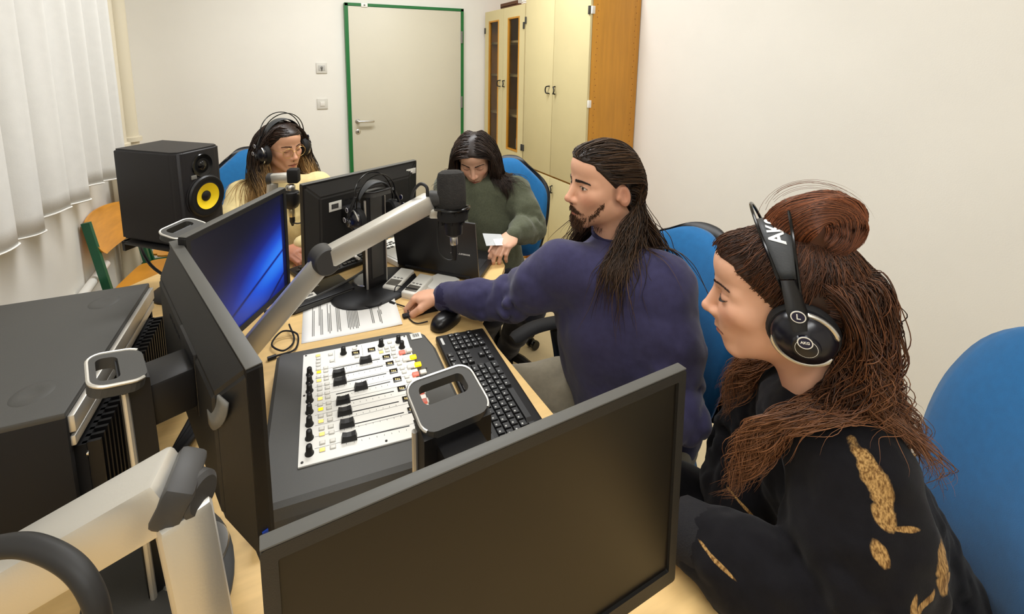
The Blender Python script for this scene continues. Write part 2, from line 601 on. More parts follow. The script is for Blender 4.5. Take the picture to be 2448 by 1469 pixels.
near_pts = [(-.79, -.10), (.66, -.10), (.665, .34), (.61, .50), (.566, .66), (.562, 1.0), (.575, 1.12), (.62, 1.22), (.69, 1.298), (-.79, 1.298)]
desk('studio_desk', 'pale maple studio desk carrying the mixing console', near_pts, [(-.7, .05), (.5, .05), (.45, 1.1), (-.7, 1.1)])
far_pts = [(-.62, 1.30), (.692, 1.30), (.77, 1.355), (.835, 1.435), (.852, 1.49), (.80, 1.56), (.62, 1.78), (.45, 1.93), (.25, 1.99), (-.35, 1.99), (-.62, 1.75)]
desk('guest_desk', 'pale maple desk carrying the open laptop', far_pts, [(-.5, 1.5), (.7, 1.45), (.2, 1.88), (-.3, 1.88)])

# ------------------------------------------------------------------ blue office chairs
BLUEF = mat('blue_upholstery', (14, 100, 158), .85, noise=(60, .06), bump=(900, .35), sheen=.15)


def office_chair(lab, loc, face, arms=True, al=.285, hb=.50, zb=.60, bw=.45, recline=.12, zs=.46):
    """face = compass heading of the sitter (0 = +Y, clockwise)"""
    t = thing('office_chair', lab, 'office chair', (loc[0], loc[1], 0), -face, group='blue office chairs around the desks')
    # backrest: padded shield, local +y is forward
    m4 = Matrix.Translation((0, -.23, zb)) @ Matrix.Rotation(recline, 4, 'X')

    def shield(w, h, thick, yo, bulge, nm, m):
        nu, nv = 18, 22
        vs, fs = [], []
        for side in (0, 1):
            for j in range(nv + 1):
                q = j / nv
                hw = w / 2 * (.80 + .20 * math.sin(min(1, q / .55) * math.pi / 2)) * (1 - max(0, (q - .62) / .38) ** 2.6 * .55)
                hw *= (1 - max(0, (.10 - q) / .10) ** 2 * .22)
                for i in range(nu + 1):
                    s = -1 + 2 * i / nu
                    edge = max(abs(s) ** 5, abs(2 * q - 1) ** 8)
                    zc = h * q - (abs(s) ** 2.5) * h * .10 * max(0, (q - .5) * 2) + (abs(s) ** 3) * h * .05 * max(0, (.3 - q) * 3)
                    lumb = .030 * math.sin(q * math.pi * 1.15) - .028 * q
                    wrap = .045 * s * s
                    y = yo + lumb + wrap + (thick / 2 * (1 - edge) + .004) * (1 if side else -1)
                    vs.append(m4 @ Vector((hw * s, y + (bulge if side else 0) * (1 - s * s) * .5, zc)))
        N = (nu + 1) * (nv + 1)
        for j in range(nv):
            for i in range(nu):
                a = j * (nu + 1) + i
                fs.append((a, a + 1, a + nu + 2, a + nu + 1))
                fs.append((N + a, N + a + nu + 1, N + a + nu + 2, N + a + 1))
        rim = [i for i in range(nu)] + [j * (nu + 1) + nu for j in range(nv)] + [nv * (nu + 1) + nu - i for i in range(nu)] + [(nv - j) * (nu + 1) for j in range(nv)]
        for k in range(len(rim)):
            a, b = rim[k], rim[(k + 1) % len(rim)]
            fs.append((a, N + a, N + b, b))
        return MB().add(vs, fs, True).build(nm, m, t, auto=False)
    shield(bw, hb, .055, .0, .012, 'backrest', BLUEF)
    shield(bw + .022, hb + .014, .022, -.032, 0, 'back_shell', BLACK)
    # seat
    sw = MB()
    vs, fs = [], []
    nr, na = 7, 40
    prof = [(0.0, .052), (.55, .052), (.82, .047), (.95, .033), (1.0, .012), (.97, -.012), (.80, -.022), (0, -.022)]
    for r, z in prof:
        for k in range(na):
            a = 2 * math.pi * k / na
            cx, sx = math.cos(a), math.sin(a)
            ex = .235 * r * math.copysign(abs(cx) ** .55, cx)
            ey = .225 * r * math.copysign(abs(sx) ** .55, sx)
            drop = -.035 * max(0, sx * r - .55) ** 1.5 * 2
            vs.append((ex, .02 + ey, zs + z + drop))
    for i in range(len(prof) - 1):
        for k in range(na):
            k2 = (k + 1) % na
            fs.append((i * na + k, i * na + k2, (i + 1) * na + k2, (i + 1) * na + k))
    sw.add(vs, fs, True).build('seat', BLUEF, t, auto=False)
    MB().box((0, .01, zs - .032), (.40, .38, .02), bev=.01).build('seat_pan', BLACK, t)
    MB().tube(spline([(0, -.05, zs - .05), (0, -.20, zs - .05), (0, -.275, zs + .02), (0, -.275, zb + .02), (0, -.262, zb + .16)], 6), .024, 8, flat=(1.3, .55)).build('back_bar', BLACK, t)
    MB().lathe([(.036, .10), (.036, .24), (.026, .25), (.026, zs - .06), (.05, zs - .055), (.05, zs - .04)], 18).build('gas_column', BLACK, t)
    for k in range(5):
        a = 2 * math.pi * k / 5 + .3
        d = Vector((math.cos(a), math.sin(a), 0))
        lg = MB().tube([d * .02 + Vector((0, 0, .125)), d * .16 + Vector((0, 0, .115)), d * .27 + Vector((0, 0, .085))], [.026, .022, .017], 8).build('base_arm', BLACK, t)
        s = Vector((-d.y, d.x, 0))
        for q in (-1, 1):
            MB().lathe([(0, -.009), (.025, -.009), (.027, 0), (.025, .009), (0, .009)], 16, Matrix.Translation(d * .275 + s * .018 * q + Vector((0, 0, .027))) @ s.to_track_quat('Z', 'Y').to_matrix().to_4x4()).build('caster', BLACKG, lg)
    if arms:
        for q in ((1,) if arms == 'R' else (-1, 1)):
            MB().tube(spline([(q * .20, .0, zs - .02), (q * (al - .01), .0, zs - .01), (q * al, .0, zs + .08), (q * al, .02, zs + .19)], 6), .017, 8, flat=(1.4, .8)).build('arm_post', BLACK, t)
            pad = spline([(q * al, -.14, zs + .195), (q * al, -.02, zs + .212), (q * al, .10, zs + .212), (q * (al - .01), .19, zs + .190)], 6)
            MB().tube(pad, [.012] + [.019] * (len(pad) - 2) + [.014], 10, flat=(1.5, .8)).build('armrest', BLACKM, t)
    return t


MAN_FACE = math.radians(-73)
WOM_FACE = math.radians(-38)
office_chair('blue office chair under the man in the navy sweatshirt', (.86, .89), math.radians(-84), 'R', al=.24, hb=.52, zb=.535, bw=.47, zs=.45)
office_chair('blue office chair at the frame edge behind the curly-haired woman', (.985, .385), WOM_FACE, False, hb=.575, zb=.585, bw=.48, recline=.2)
office_chair('blue office chair behind the woman with glasses and cream hoodie', (-.03, 2.34), math.radians(165), False, hb=.50, zb=.58)
office_chair('blue office chair under the woman in the green sweater', (.98, 1.78), math.radians(222), False, hb=.52, zb=.52, bw=.44)

# ------------------------------------------------------------------ wooden school chairs
PLY = mat('orange_plywood', (222, 152, 52), .38, noise=(8, .12, (1, 1, 5)), coat=.2)
GREENM = mat('green_enamel', (24, 92, 62), .4)


def school_chair(lab, loc, rz):
    t = thing('school_chair', lab, 'chair', (loc[0], loc[1], 0), rz, group='wooden school chairs by the curtain')
    # local +y = front
    sv = []
    n = 12
    mb = MB()
    vs, fs = [], []
    for side in (0, 1):
        for j in range(n + 1):
            for i in range(n + 1):
                sx, sy = -1 + 2 * i / n, -1 + 2 * j / n
                k = 1 - .10 * (abs(sx) ** 6 * abs(sy) ** 6) * 2
                z = .455 - .012 * (1 - sx * sx) * (1 - sy * sy) - .018 * max(0, sy) ** 3 + (.010 if side else 0)
                vs.append((.20 * sx * k * (1 - .06 * (1 - sy) / 2), .20 * sy * k, z))
    N = (n + 1) ** 2
    for j in range(n):
        for i in range(n):
            a = j * (n + 1) + i
            fs += [(a, a + n + 1, a + n + 2, a + 1), (N + a, N + a + 1, N + a + n + 2, N + a + n + 1)]
    rim = [i for i in range(n)] + [j * (n + 1) + n for j in range(n)] + [n * (n + 1) + n - i for i in range(n)] + [(n - j) * (n + 1) for j in range(n)]
    for k in range(len(rim)):
        a, b = rim[k], rim[(k + 1) % len(rim)]
        fs.append((a, b, N + b, N + a))
    mb.add(vs, fs, True).build('seat', PLY, t)
    vs, fs = [], []
    for side in (0, 1):
        for j in range(n + 1):
            for i in range(n + 1):
                sx, q = -1 + 2 * i / n, j / n
                hw = .195 * (1 - .12 * abs(2 * q - 1) ** 4)
                y = -.210 - .07 * (q - .2) - .030 * (1 - sx * sx) + (.009 if side else 0)
                vs.append((hw * sx, y, .645 + .19 * q - .018 * sx * sx * (1 if q > .5 else -1) * abs(2 * q - 1)))
    for j in range(n):
        for i in range(n):
            a = j * (n + 1) + i
            fs += [(a, a + 1, a + n + 2, a + n + 1), (N + a, N + a + n + 1, N + a + n + 2, N + a + 1)]
    for k in range(len(rim)):
        a, b = rim[k], rim[(k + 1) % len(rim)]
        fs.append((a, N + a, N + b, b))
    MB().add(vs, fs, True).build('backrest', PLY, t)
    for q in (-1, 1):
        m = MB()
        m.box((q * .192, -.208, .60), (.018, .034, .46), r=rotm(.16)).build('back_post', GREENM, t)
        MB().box((q * .192, 0, .435), (.018, .42, .034)).build('seat_rail', GREENM, t)
        MB().box((q * .192, -.16, .21), (.018, .034, .44), r=rotm(-.16)).build('leg', GREENM, t)
        MB().box((q * .192, .17, .21), (.018, .034, .44), r=rotm(.10)).build('leg', GREENM, t)
        MB().box((q * .192, 0, .012), (.022, .44, .024), bev=.004).build('skid', GREENM, t)
    MB().box((0, .19, .435), (.39, .018, .03)).build('cross_rail', GREENM, t)
    return t


school_chair('orange plywood school chair with green steel frame below the curtain', (-.515, 2.57), math.radians(-100))
school_chair('second orange school chair half hidden behind the loudspeaker', (-.455, 3.0), math.radians(-95))
t = thing('shoulder_bag', 'black shiny bag perched on the rear school chair back', 'bag', (-.665, 2.92, .835), math.radians(-5))
bg = MB()
bg.box((0, 0, .065), (.13, .30, .13), bev=.045, seg=4)
bg.build('bag_body', BLACKG, t)
MB().tube(spline([(0, -.10, .11), (.02, -.06, .17), (.02, .06, .17), (0, .10, .11)], 6), .010, 8, flat=(1.6, .6)).build('strap', BLACKM, t)
MB().box((.066, 0, .09), (.006, .20, .012), bev=.002).build('zip', SILVER, t)
# dark red box on the floor between the chairs
t = thing('storage_crate', 'dark red crate behind the school chair', 'crate', (-.20, 3.31, 0))
MB().box((0, 0, .17), (.26, .24, .34), bev=.008).build('crate_body', mat('dark_red', (122, 44, 22), .6), t)
MB().box((0, 0, .35), (.275, .255, .025), bev=.006).build('crate_rim', mat('dark_red2', (98, 34, 20), .6), t)

# ------------------------------------------------------------------ studio loudspeaker on a stand
SPK = mat('speaker_vinyl', (30, 28, 30), .5, bump=(500, .15))
YEL = mat('yellow_cone', (248, 214, 26), .5, bump=(300, .1))
t = thing('studio_loudspeaker', 'black studio loudspeaker with bright yellow woofer cone', 'loudspeaker', (-.318, 1.735, .956), math.radians(49))
w, d, h = .180, .275, .312
# cabinet: box with chamfered baffle edge
out = [(-w / 2, d / 2), (-w / 2, -d / 2 + .03), (-w / 2 + .012, -d / 2 + .006), (-w / 2 + .03, -d / 2), (w / 2 - .03, -d / 2), (w / 2 - .012, -d / 2 + .006), (w / 2, -d / 2 + .03), (w / 2, d / 2)]
cb = bmesh.new()
vv = [cb.verts.new((x, y, z)) for z in (0, h) for x, y in out]
n = len(out)
for i in range(n):
    cb.faces.new((vv[i], vv[(i + 1) % n], vv[n + (i + 1) % n], vv[n + i]))
cb.faces.new(vv[:n][::-1])
cb.faces.new(vv[n:])
bmesh.ops.recalc_face_normals(cb, faces=cb.faces[:])
bmesh.ops.bevel(cb, geom=[e for e in cb.edges if e.calc_length() > .1 or abs(e.verts[0].co.z - e.verts[1].co.z) < 1e-6], offset=.007, segments=3, affect='EDGES')
me = bpy.data.meshes.new('cabinet')
cb.to_mesh(me)
cb.free()
for p in me.polygons:
    p.use_smooth = True
o = bpy.data.objects.new('cabinet', me)
me.materials.append(SPK)
me.set_sharp_from_angle(angle=math.radians(35))
COL.objects.link(o)
o.parent = t
FRONT = Matrix.Rotation(math.pi / 2, 4, 'X')         # lathe axis -> local -y


def on_front(x, z, y=-d / 2):
    return Matrix.Translation((x, y, z)) @ FRONT


MB().lathe([(.069, -.002), (.070, .006), (.066, .0115), (.060, .0125), (.054, .010), (.0445, .0115)], 36, on_front(.006, .148), cap=False).build('woofer_surround', BLACK, t)
MB().lathe([(.0445, .0112), (.039, .0085), (.030, .004), (.017, .0012)], 36, on_front(.006, .148), cap=False).build('woofer_cone', YEL, t)
MB().lathe([(.018, .0008), (.017, .0042), (.010, .0075), (0, .0085)], 24, on_front(.006, .148)).build('dust_cap', BLACK, t)
MB().lathe([(.040, .001), (.038, .004), (.028, .0015), (.018, .0005), (.014, .003), (.010, .007), (0, .009)], 28, on_front(.002, .254)).build('tweeter', BLACKG, t)
MB().box((-.034, -d / 2 - .002, .222), (.020, .004, .014), bev=.0015).build('power_badge', GREY, t)
# slab for the driver recess hides nothing: thin plate behind the drivers
MB().lathe([(.074, 0), (.074, .0012), (.0695, .002)], 36, on_front(.006, .148), cap=False).build('woofer_trim', SPK, t)
st = thing('loudspeaker_stand', 'black desktop stand with a plate under the yellow-coned loudspeaker', 'speaker stand', (-.318, 1.735, ZD), math.radians(49))
MB().box((0, 0, .206), (.20, .26, .012), bev=.003).build('top_plate', BLACK, st)
MB().box((0, .12, .195), (.20, .012, .034)).build('plate_lip', BLACK, st)
MB().box((0, 0, .185), (.10, .12, .03), bev=.006).build('clamp_block', BLACKM, st)
MB().tube([(0, 0, .012), (0, 0, .19)], .0175, 14).build('pole', BLACK, st)
MB().lathe([(.027, .05), (.030, .06), (.030, .11), (.024, .12)], 16).build('collar', BLACKM, st)
MB().tube([(.02, 0, .085), (.06, -.02, .085)], [.008, .013], 10).build('clamp_knob', BLACK, st)
MB().tube([(.0, -.03, .165), (.02, -.09, .14), (.02, -.10, .10)], [.006, .010, .012], 10).build('plate_knob', BLACK, st)
MB().lathe([(.095, 0), (.095, .006), (.085, .012), (.02, .014)], 32).build('foot_plate', BLACK, st)
t = thing('speaker_cable', 'black cable drooping from the back of the loudspeaker', 'cable', (-.30, 1.66, .95))
MB().tube([p - Vector((-.30, 1.66, .95)) for p in spline([(-.42, 1.86, 1.02), (-.46, 1.86, .94), (-.40, 1.72, .86), (-.26, 1.58, .80), (-.19, 1.50, .745)], 8)], .005, 7).build('cord', BLACK, t)

# ------------------------------------------------------------------ equipment rack on the desk
RACKM = mat('rack_steel', (72, 71, 68), .6, bump=(600, .15), noise=(4, .05))
t = thing('equipment_rack', 'dark steel desktop rack with silver rack rails facing the monitors', 'rack', (-.51, 1.045, ZD), math.radians(87))
# local: front faces -y (world +x)
w, d, h = .44, .40, .262
MB().box((0, 0, h - .006), (w, d, .012), bev=.003).build('top_plate', RACKM, t)
MB().box((0, 0, .008), (w, d, .012), bev=.002).build('bottom_plate', RACKM, t)
for q in (-1, 1):
    MB().box((q * (w / 2 - .006), 0, h / 2), (.012, d, h - .02), bev=.002).build('side_plate', BLACKM, t)
    MB().box((q * (w / 2 - .022), -d / 2 + .012, h / 2), (.020, .006, h - .03)).build('rack_rail', ALU, t)
MB().box((0, d / 2 - .006, h / 2), (w - .03, .008, h - .03)).build('back_plate', BLACKM, t)
for x, y in ((-.15, -.13), (.15, -.13), (-.15, .13), (.15, .13)):
    MB().lathe([(.030, 0), (.028, .0016), (.016, .0024), (.010, .0008), (0, .0002)], 26, Matrix.Translation((x, y, h - .0004))).build('foot_dimple', RACKM, t)
MB().box((0, -d / 2 - .004, h - .026), (w - .01, .010, .030), bev=.002).build('silver_panel', ALU, t)
MB().box((0, -d / 2 - .003, h - .056), (w - .01, .008, .018), bev=.002).build('silver_panel', ALU, t)
un = MB().box((0, -d / 2 + .05, .105), (w - .05, .12, .15)).build('amplifier', BLACKM, t)
for k in range(26):
    MB().box((-.19 + k * .0152, -d / 2 - .016, .105), (.0055, .026, .15)).build('cooling_fin', BLACK, un)
for q in (-1, 1):
    for z in (.05, .16):
        MB().lathe([(.006, 0), (.006, .003), (0, .005)], 12, Matrix.Translation((q * (w / 2 - .03), -d / 2 - .009, z)) @ FRONT).build('rack_screw', CHROME, t)
t = thing('cable_bundle', 'thick bundle of black cables beside the equipment rack', 'cable', (-.24, 1.25, ZD))
for k in range(4):
    a = [(-.02 + .02 * k, .12, .20 - .03 * k), (.02 + .01 * k, .08, .09), (.03, -.03 + .03 * k, .03), (.05 + .02 * k, -.14, .012 + .006 * k), (.02, -.28 - .02 * k, .01 + .005 * k)]
    MB().tube(spline(a, 7), .007, 8).build('cord', BLACKM, t)

# ------------------------------------------------------------------ monitors
def screen_mat_wall():
    m = bpy.data.materials.new('lit_blue_screen')
    m.use_nodes = True
    nt = m.node_tree
    b = nt.nodes['Principled BSDF']
    b.inputs['Base Color'].default_value = (.004, .004, .006, 1)
    b.inputs['Roughness'].default_value = .35
    tc = nt.nodes.new('ShaderNodeTexCoord')
    sp = nt.nodes.new('ShaderNodeSeparateXYZ')
    nt.links.new(tc.outputs['Object'], sp.inputs[0])

    def M(op, a, bb, c=None):
        n = nt.nodes.new('ShaderNodeMath')
        n.operation = op
        for i, x in enumerate((a, bb, c)):
            if x is None:
                continue
            if isinstance(x, (int, float)):
                n.inputs[i].default_value = x
            else:
                nt.links.new(x, n.inputs[i])
        return n.outputs[0]
    x, z = sp.outputs['X'], sp.outputs['Z']
    # glow around a bright window shape near the right edge, rays fanning to the left
    dx = M('MULTIPLY', M('SUBTRACT', x, .165), 4.3)
    ray = M('SUBTRACT', M('ADD', z, .035), M('MULTIPLY', M('SUBTRACT', x, .165), .30))
    dz = M('MULTIPLY', M('ADD', ray, .0), 10.5)
    r = M('ADD', M('MULTIPLY', dx, dx), M('MULTIPLY', dz, dz))
    g = M('POWER', 2.718, M('MULTIPLY', r, -1.0))
    # dark mullion lines of the window motif
    for off, sl_ in ((-.028, .34), (-.105, .55)):
        ln = M('SUBTRACT', z, M('ADD', M('MULTIPLY', M('SUBTRACT', x, .165), sl_), off))
        ln = M('POWER', 2.718, M('MULTIPLY', M('MULTIPLY', ln, ln), -60000.0))
        g = M('MULTIPLY', g, M('SUBTRACT', 1.0, M('MULTIPLY', ln, .75)))
    cut = nt.nodes.new('ShaderNodeMapRange')
    cut.inputs['From Min'].default_value = .168
    cut.inputs['From Max'].default_value = .172
    cut.inputs['To Min'].default_value = 1
    cut.inputs['To Max'].default_value = .12
    nt.links.new(x, cut.inputs['Value'])
    g = M('MULTIPLY', g, cut.outputs[0])
    cr = nt.nodes.new('ShaderNodeValToRGB')
    e = cr.color_ramp.elements
    e[0].position, e[0].color = 0.0, srgb(4, 6, 22)
    e[1].position, e[1].color = 1.0, srgb(40, 120, 225)
    q = cr.color_ramp.elements.new(.35)
    q.color = srgb(8, 26, 110)
    q = cr.color_ramp.elements.new(.7)
    q.color = srgb(16, 70, 190)
    nt.links.new(g, cr.inputs[0])
    nt.links.new(cr.outputs[0], b.inputs['Emission Color'])
    b.inputs['Emission Strength'].default_value = .85
    return m


SCRBLUE = screen_mat_wall()
SCROFF = mat('dark_screen', (20, 17, 14), .34, spec=.4)
BEZEL = mat('monitor_bezel', (33, 32, 31), .5, bump=(700, .12))
LITTOP = mat('monitor_lit_top', (84, 83, 79), .5)  # light on the bezel's top edge, painted in as a lighter grey strip


def monitor(lab, c, yaw, tilt, w, h, scr, back_d=.038, bez=.014, chin=.022, group='desk monitors', thick=.020):
    """screen faces local -y, origin in the middle of the panel, tilt leans the top back"""
    t = thing('monitor', lab, 'monitor', c, group=group, rot=(-tilt, 0, yaw))
    outer = rrect(w, h, .004, 2)
    m4 = Matrix(((1, 0, 0, 0), (0, 0, 1, 0), (0, 1, 0, 0), (0, 0, 0, 1)))   # outline xy -> xz
    MB().prism(rrect(w, h, .004, 2)[::-1], .004, thick, m4).build('panel_body', BLACK, t)
    icy = (chin - bez) / 2
    MB().ringprism(outer, rrect(w - 2 * bez, h - bez - chin, .002, 2, 0, icy), -.001, .004, m4).build('bezel', BEZEL, t)
    MB().box((0, .0036, icy), (w - 2 * bez + .001, .001, h - bez - chin + .001)).build('screen', scr, t)
    MB().box((0, thick / 2, h / 2 + .0012), (w, thick + .002, .0024), bev=.001).build('lit_top_edge', LITTOP, t)
    # stepped back housing
    bm = bmesh.new()
    a = [bm.verts.new((sx * (w / 2 - .006), thick, sz * (h / 2 - .006))) for sx, sz in ((-1, -1), (1, -1), (1, 1), (-1, 1))]
    b2 = [bm.verts.new((sx * (w / 2 - .055), back_d, sz * (h / 2 - .055))) for sx, sz in ((-1, -1), (1, -1), (1, 1), (-1, 1))]
    for i in range(4):
        j = (i + 1) % 4
        bm.faces.new((a[i], b2[i], b2[j], a[j]))
    bm.faces.new(b2[::-1])
    bmesh.ops.recalc_face_normals(bm, faces=bm.faces[:])
    bmesh.ops.bevel(bm, geom=bm.edges[:], offset=.006, segments=2, affect='EDGES')
    me = bpy.data.meshes.new('back_housing')
    bm.to_mesh(me)
    bm.free()
    me.materials.append(BEZEL)
    o = bpy.data.objects.new('back_housing', me)
    COL.objects.link(o)
    o.parent = t
    for k in range(11):
        MB().box((-.10 + k * .02, back_d - .001, h / 2 - .085), (.012, .004, .006)).build('vent_slot', BLACKM, o)
    return t


def handle_stand(mon, base, yaw, ztop, width=.11, slope=.4, neck_to=None, lean=0.0, base_r=.11, hx=0.0, rim=None, colw=.9, over=.030, deep=.105):
    """stand of a monitor: upright column with a carrying loop on top; local -y is towards the panel"""
    t = bpy.data.objects.new('stand', None)
    t.empty_display_size = .05
    COL.objects.link(t)
    t.parent = mon
    t.matrix_parent_inverse = (Matrix.Translation(mon.location) @ mon.rotation_euler.to_matrix().to_4x4()).inverted()
    t.location = (base[0], base[1], ZD)
    t.rotation_euler = (0, 0, yaw)
    H = ztop - ZD
    top = Vector((hx, lean, 0))
    cw = width / 2 * colw
    MB().add([Vector((x * cw + top.x * q, y * .018 + top.y * q, .012 + (H - .055 + (.018 if y > 0 else 0)) * q)) for q in (0, 1) for x, y in ((-1, -1), (1, -1), (1, 1), (-1, 1))],
             [(0, 3, 2, 1), (4, 5, 6, 7), (0, 1, 5, 4), (1, 2, 6, 5), (2, 3, 7, 6), (3, 0, 4, 7)]).build('column', BLACK, t)
    for q in (-1, 1):
        MB().tube([(q * (cw + .003), .012, .012), (q * (cw + .003) + top.x, lean + .012, H - .05)], .0045, 8).build('edge_rail', ALU, t)
    m4 = Matrix.Translation((top.x, lean + over, H - .030)) @ Matrix.Rotation(slope, 4, 'X')
    MB().ringprism(rrect(width, deep, .020, 5), rrect(width * .70, deep * .40, .010, 5, 0, deep * .17), -.009, .008, m4).build('handle_loop', DGREY, t)
    path = [p for p in rrect(width + .002, deep + .002, .021, 6)]
    path = path[-4:] + path[:18]
    MB().tube([m4 @ Vector((x, y, .0075)) for x, y in path], .0024, 6).build('handle_rim', rim or SILVER, t)
    MB().lathe([(base_r, 0), (base_r, .006), (base_r - .012, .014), (.03, .016)], 40, Matrix.Diagonal((1.25, .9, 1, 1))).build('foot', BLACK if rim is BLACK else DGREY, t)
    MB().lathe([(.052, .0155), (.05, .019), (0, .019)], 30, Matrix.Translation((0, -.045, 0))).build('turntable', SILVER, t)
    if neck_to is not None:
        p = Vector(neck_to)
        z = p.z
        MB().box(((top.x * z / H + p.x) / 2, (lean * z / H + p.y) / 2, z), (.07, abs(lean * z / H - p.y), .07), bev=.006).build('tilt_arm', BLACK, t)
        MB().box((p.x, p.y - .004, z), (.11, .012, .11), bev=.004).build('mount_plate', BLACK, t)
    return t


# front monitor, its dark screen towards us
fm = monitor('large switched-off monitor with a black handle stand in front of the console', (.237, .360, .967), .018, .025, .532, .333, SCROFF, thick=.012)
handle_stand(fm, (.224, .528), .05, 1.072, .108, .22, (0, -.112, .24), colw=1.0, over=.022, deep=.085)
# side monitor, seen from behind
nm = monitor('monitor seen edge-on from behind, on a handle stand beside the equipment rack', (-.116, .866, .993), 1.891, .0, .561, .305, SCROFF, back_d=.052)
USB = mat('usb_blue', (20, 60, 160), .5)
for z in (-.108, -.128):
    u_ = MB().box((-.2812, .012, z), (.003, .008, .013)).build('usb_port', USB, nm)
    MB().box((-.2815, .012, z - .003), (.004, .005, .002)).build('contact', CHROME, u_)
bd = MB()
arc = [math.radians(8 + 74 * i / 10) for i in range(11)]
vs, fs = [], []
for a in arc:
    for r in (.062, .084):
        vs.append((-.178 - r * math.sin(a) + 0, .0535 - .012 * max(0, (r * math.sin(a) - .045) / .04), .115 - r * math.cos(a) - .0))
for i in range(10):
    fs.append((2 * i, 2 * i + 1, 2 * i + 3, 2 * i + 2))
o = bd.add(vs, fs, True).build('badge_band', GREY, nm)
o.modifiers.new('thick', 'SOLIDIFY').thickness = .003
handle_stand(nm, (-.196, .712), 1.891, 1.135, .088, .25, (.06, -.072, .30), hx=.022, lean=.004, rim=ALU, colw=.55, over=.018, deep=.066)
# lit monitor
bmn = monitor('monitor glowing with a deep blue desktop picture', (-.076, 1.248, 1.001), .985, -.01, .395, .328, SCRBLUE, bez=.012, chin=.016)
handle_stand(bmn, (-.20, 1.215), .985, 1.165, .10, .25, (.075, -.045, .27), rim=ALU, base_r=.09, colw=.6, over=.012, deep=.062)
# monitor turned away from us
cmn = monitor('monitor turned to the woman with glasses, black back with white stickers', (.324, 1.686, .972), 3.552, .043, .528, .313, SCROFF, back_d=.040)
LBL = mat('label_white', (226, 224, 216), .6)
for x, z, ww, hh in ((.150, .060, .052, .036), (-.225, .118, .052, .024), (-.105, -.128, .05, .03)):
    lb = MB().box((x, .042 if abs(x) < .2 else .030, z), (ww, .0015, hh), bev=.0005).build('sticker', LBL if z > -.1 else mat('label_grey', (150, 148, 142), .6), cmn)
    MB().box((x + .002, .043 if abs(x) < .2 else .031, z), (ww * .55, .0015, hh * .5)).build('print', mat('label_print', (70, 68, 66), .7) if z < .1 else PAPER, lb)
cst = handle_stand(cmn, (.318, 1.475), 3.552, 1.13, .085, .2, (0, -.165, .25), rim=BLACK, base_r=.135, over=.01)
MB().box((0, .018, .20), (.05, .006, .30), bev=.002).build('cable_cover', DGREY, cst)

# ------------------------------------------------------------------ mixing console
CONS = mat('console_grey', (74, 73, 70), .55, bump=(800, .12))
CPAN = mat('console_panel', (240, 238, 231), .5)
t = thing('mixing_console', 'broadcast mixing console with white panel, black faders and lit keys', 'mixing console', (.163, .925, ZD), -.105)
# body outline (local x to the right, y away), rounded far corners
def bodyring(k, z, near=0):
    o = [(-.205 + k, -.232 + k - near), (.20 - k, -.225 + k - near), (.215 - k, -.20 + k), (.205 - k, .10), (.190 - k, .165), (.150 - k, .196 - k), (.10, .203 - k), (-.195 + k, .203 - k), (-.205 + k, .193 - k)]
    return [(x, y, z) for x, y in o]
rings = [bodyring(.006, .004), bodyring(0, .010), bodyring(0, .030), bodyring(.004, .050), bodyring(.012, .056)]
vs = [p for r in rings for p in r]
n = len(rings[0])
fs = [(i * n + k, i * n + (k + 1) % n, (i + 1) * n + (k + 1) % n, (i + 1) * n + k) for i in range(len(rings) - 1) for k in range(n)]
fs += [tuple(range(n))[::-1], tuple((len(rings) - 1) * n + k for k in range(n))]
MB().add(vs, fs).build('console_body', CONS, t)
MB().add([(-.20, -.232, .006), (.195, -.226, .006), (.195, -.200, .045), (-.20, -.205, .045), (-.20, -.24, .0), (.195, -.235, 0)], [(0, 1, 2, 3), (4, 5, 1, 0)], True).build('palm_edge', CONS, t)
PW, PH = .270, .332
PZ = .0600
MB().box((0, 0, PZ - .002), (PW, PH, .004), bev=.001).build('panel', CPAN, t)
# layout of the panel read off a straight-on homography: crop pixel -> panel metres
_src = [(65, 225), (1350, 45), (1510, 1155), (120, 1445)]
_dst = [(-PW / 2, PH / 2), (PW / 2, PH / 2), (PW / 2, -PH / 2), (-PW / 2, -PH / 2)]
_A, _b = [], []
for (u, v), (x, y) in zip(_src, _dst):
    _A += [[u, v, 1, 0, 0, 0, -u * x, -v * x], [0, 0, 0, u, v, 1, -u * y, -v * y]]
    _b += [x, y]
_h = np.linalg.solve(np.array(_A, float), np.array(_b, float))


def pan(u, v):
    w = _h[6] * u + _h[7] * v + 1
    return (_h[0] * u + _h[1] * v + _h[2]) / w, (_h[3] * u + _h[4] * v + _h[5]) / w


def share(first, name, m, parent, loc, rot=None):
    o = bpy.data.objects.new(name, first)
    COL.objects.link(o)
    o.parent = parent
    o.location = loc
    if rot:
        o.rotation_euler = rot
    return o


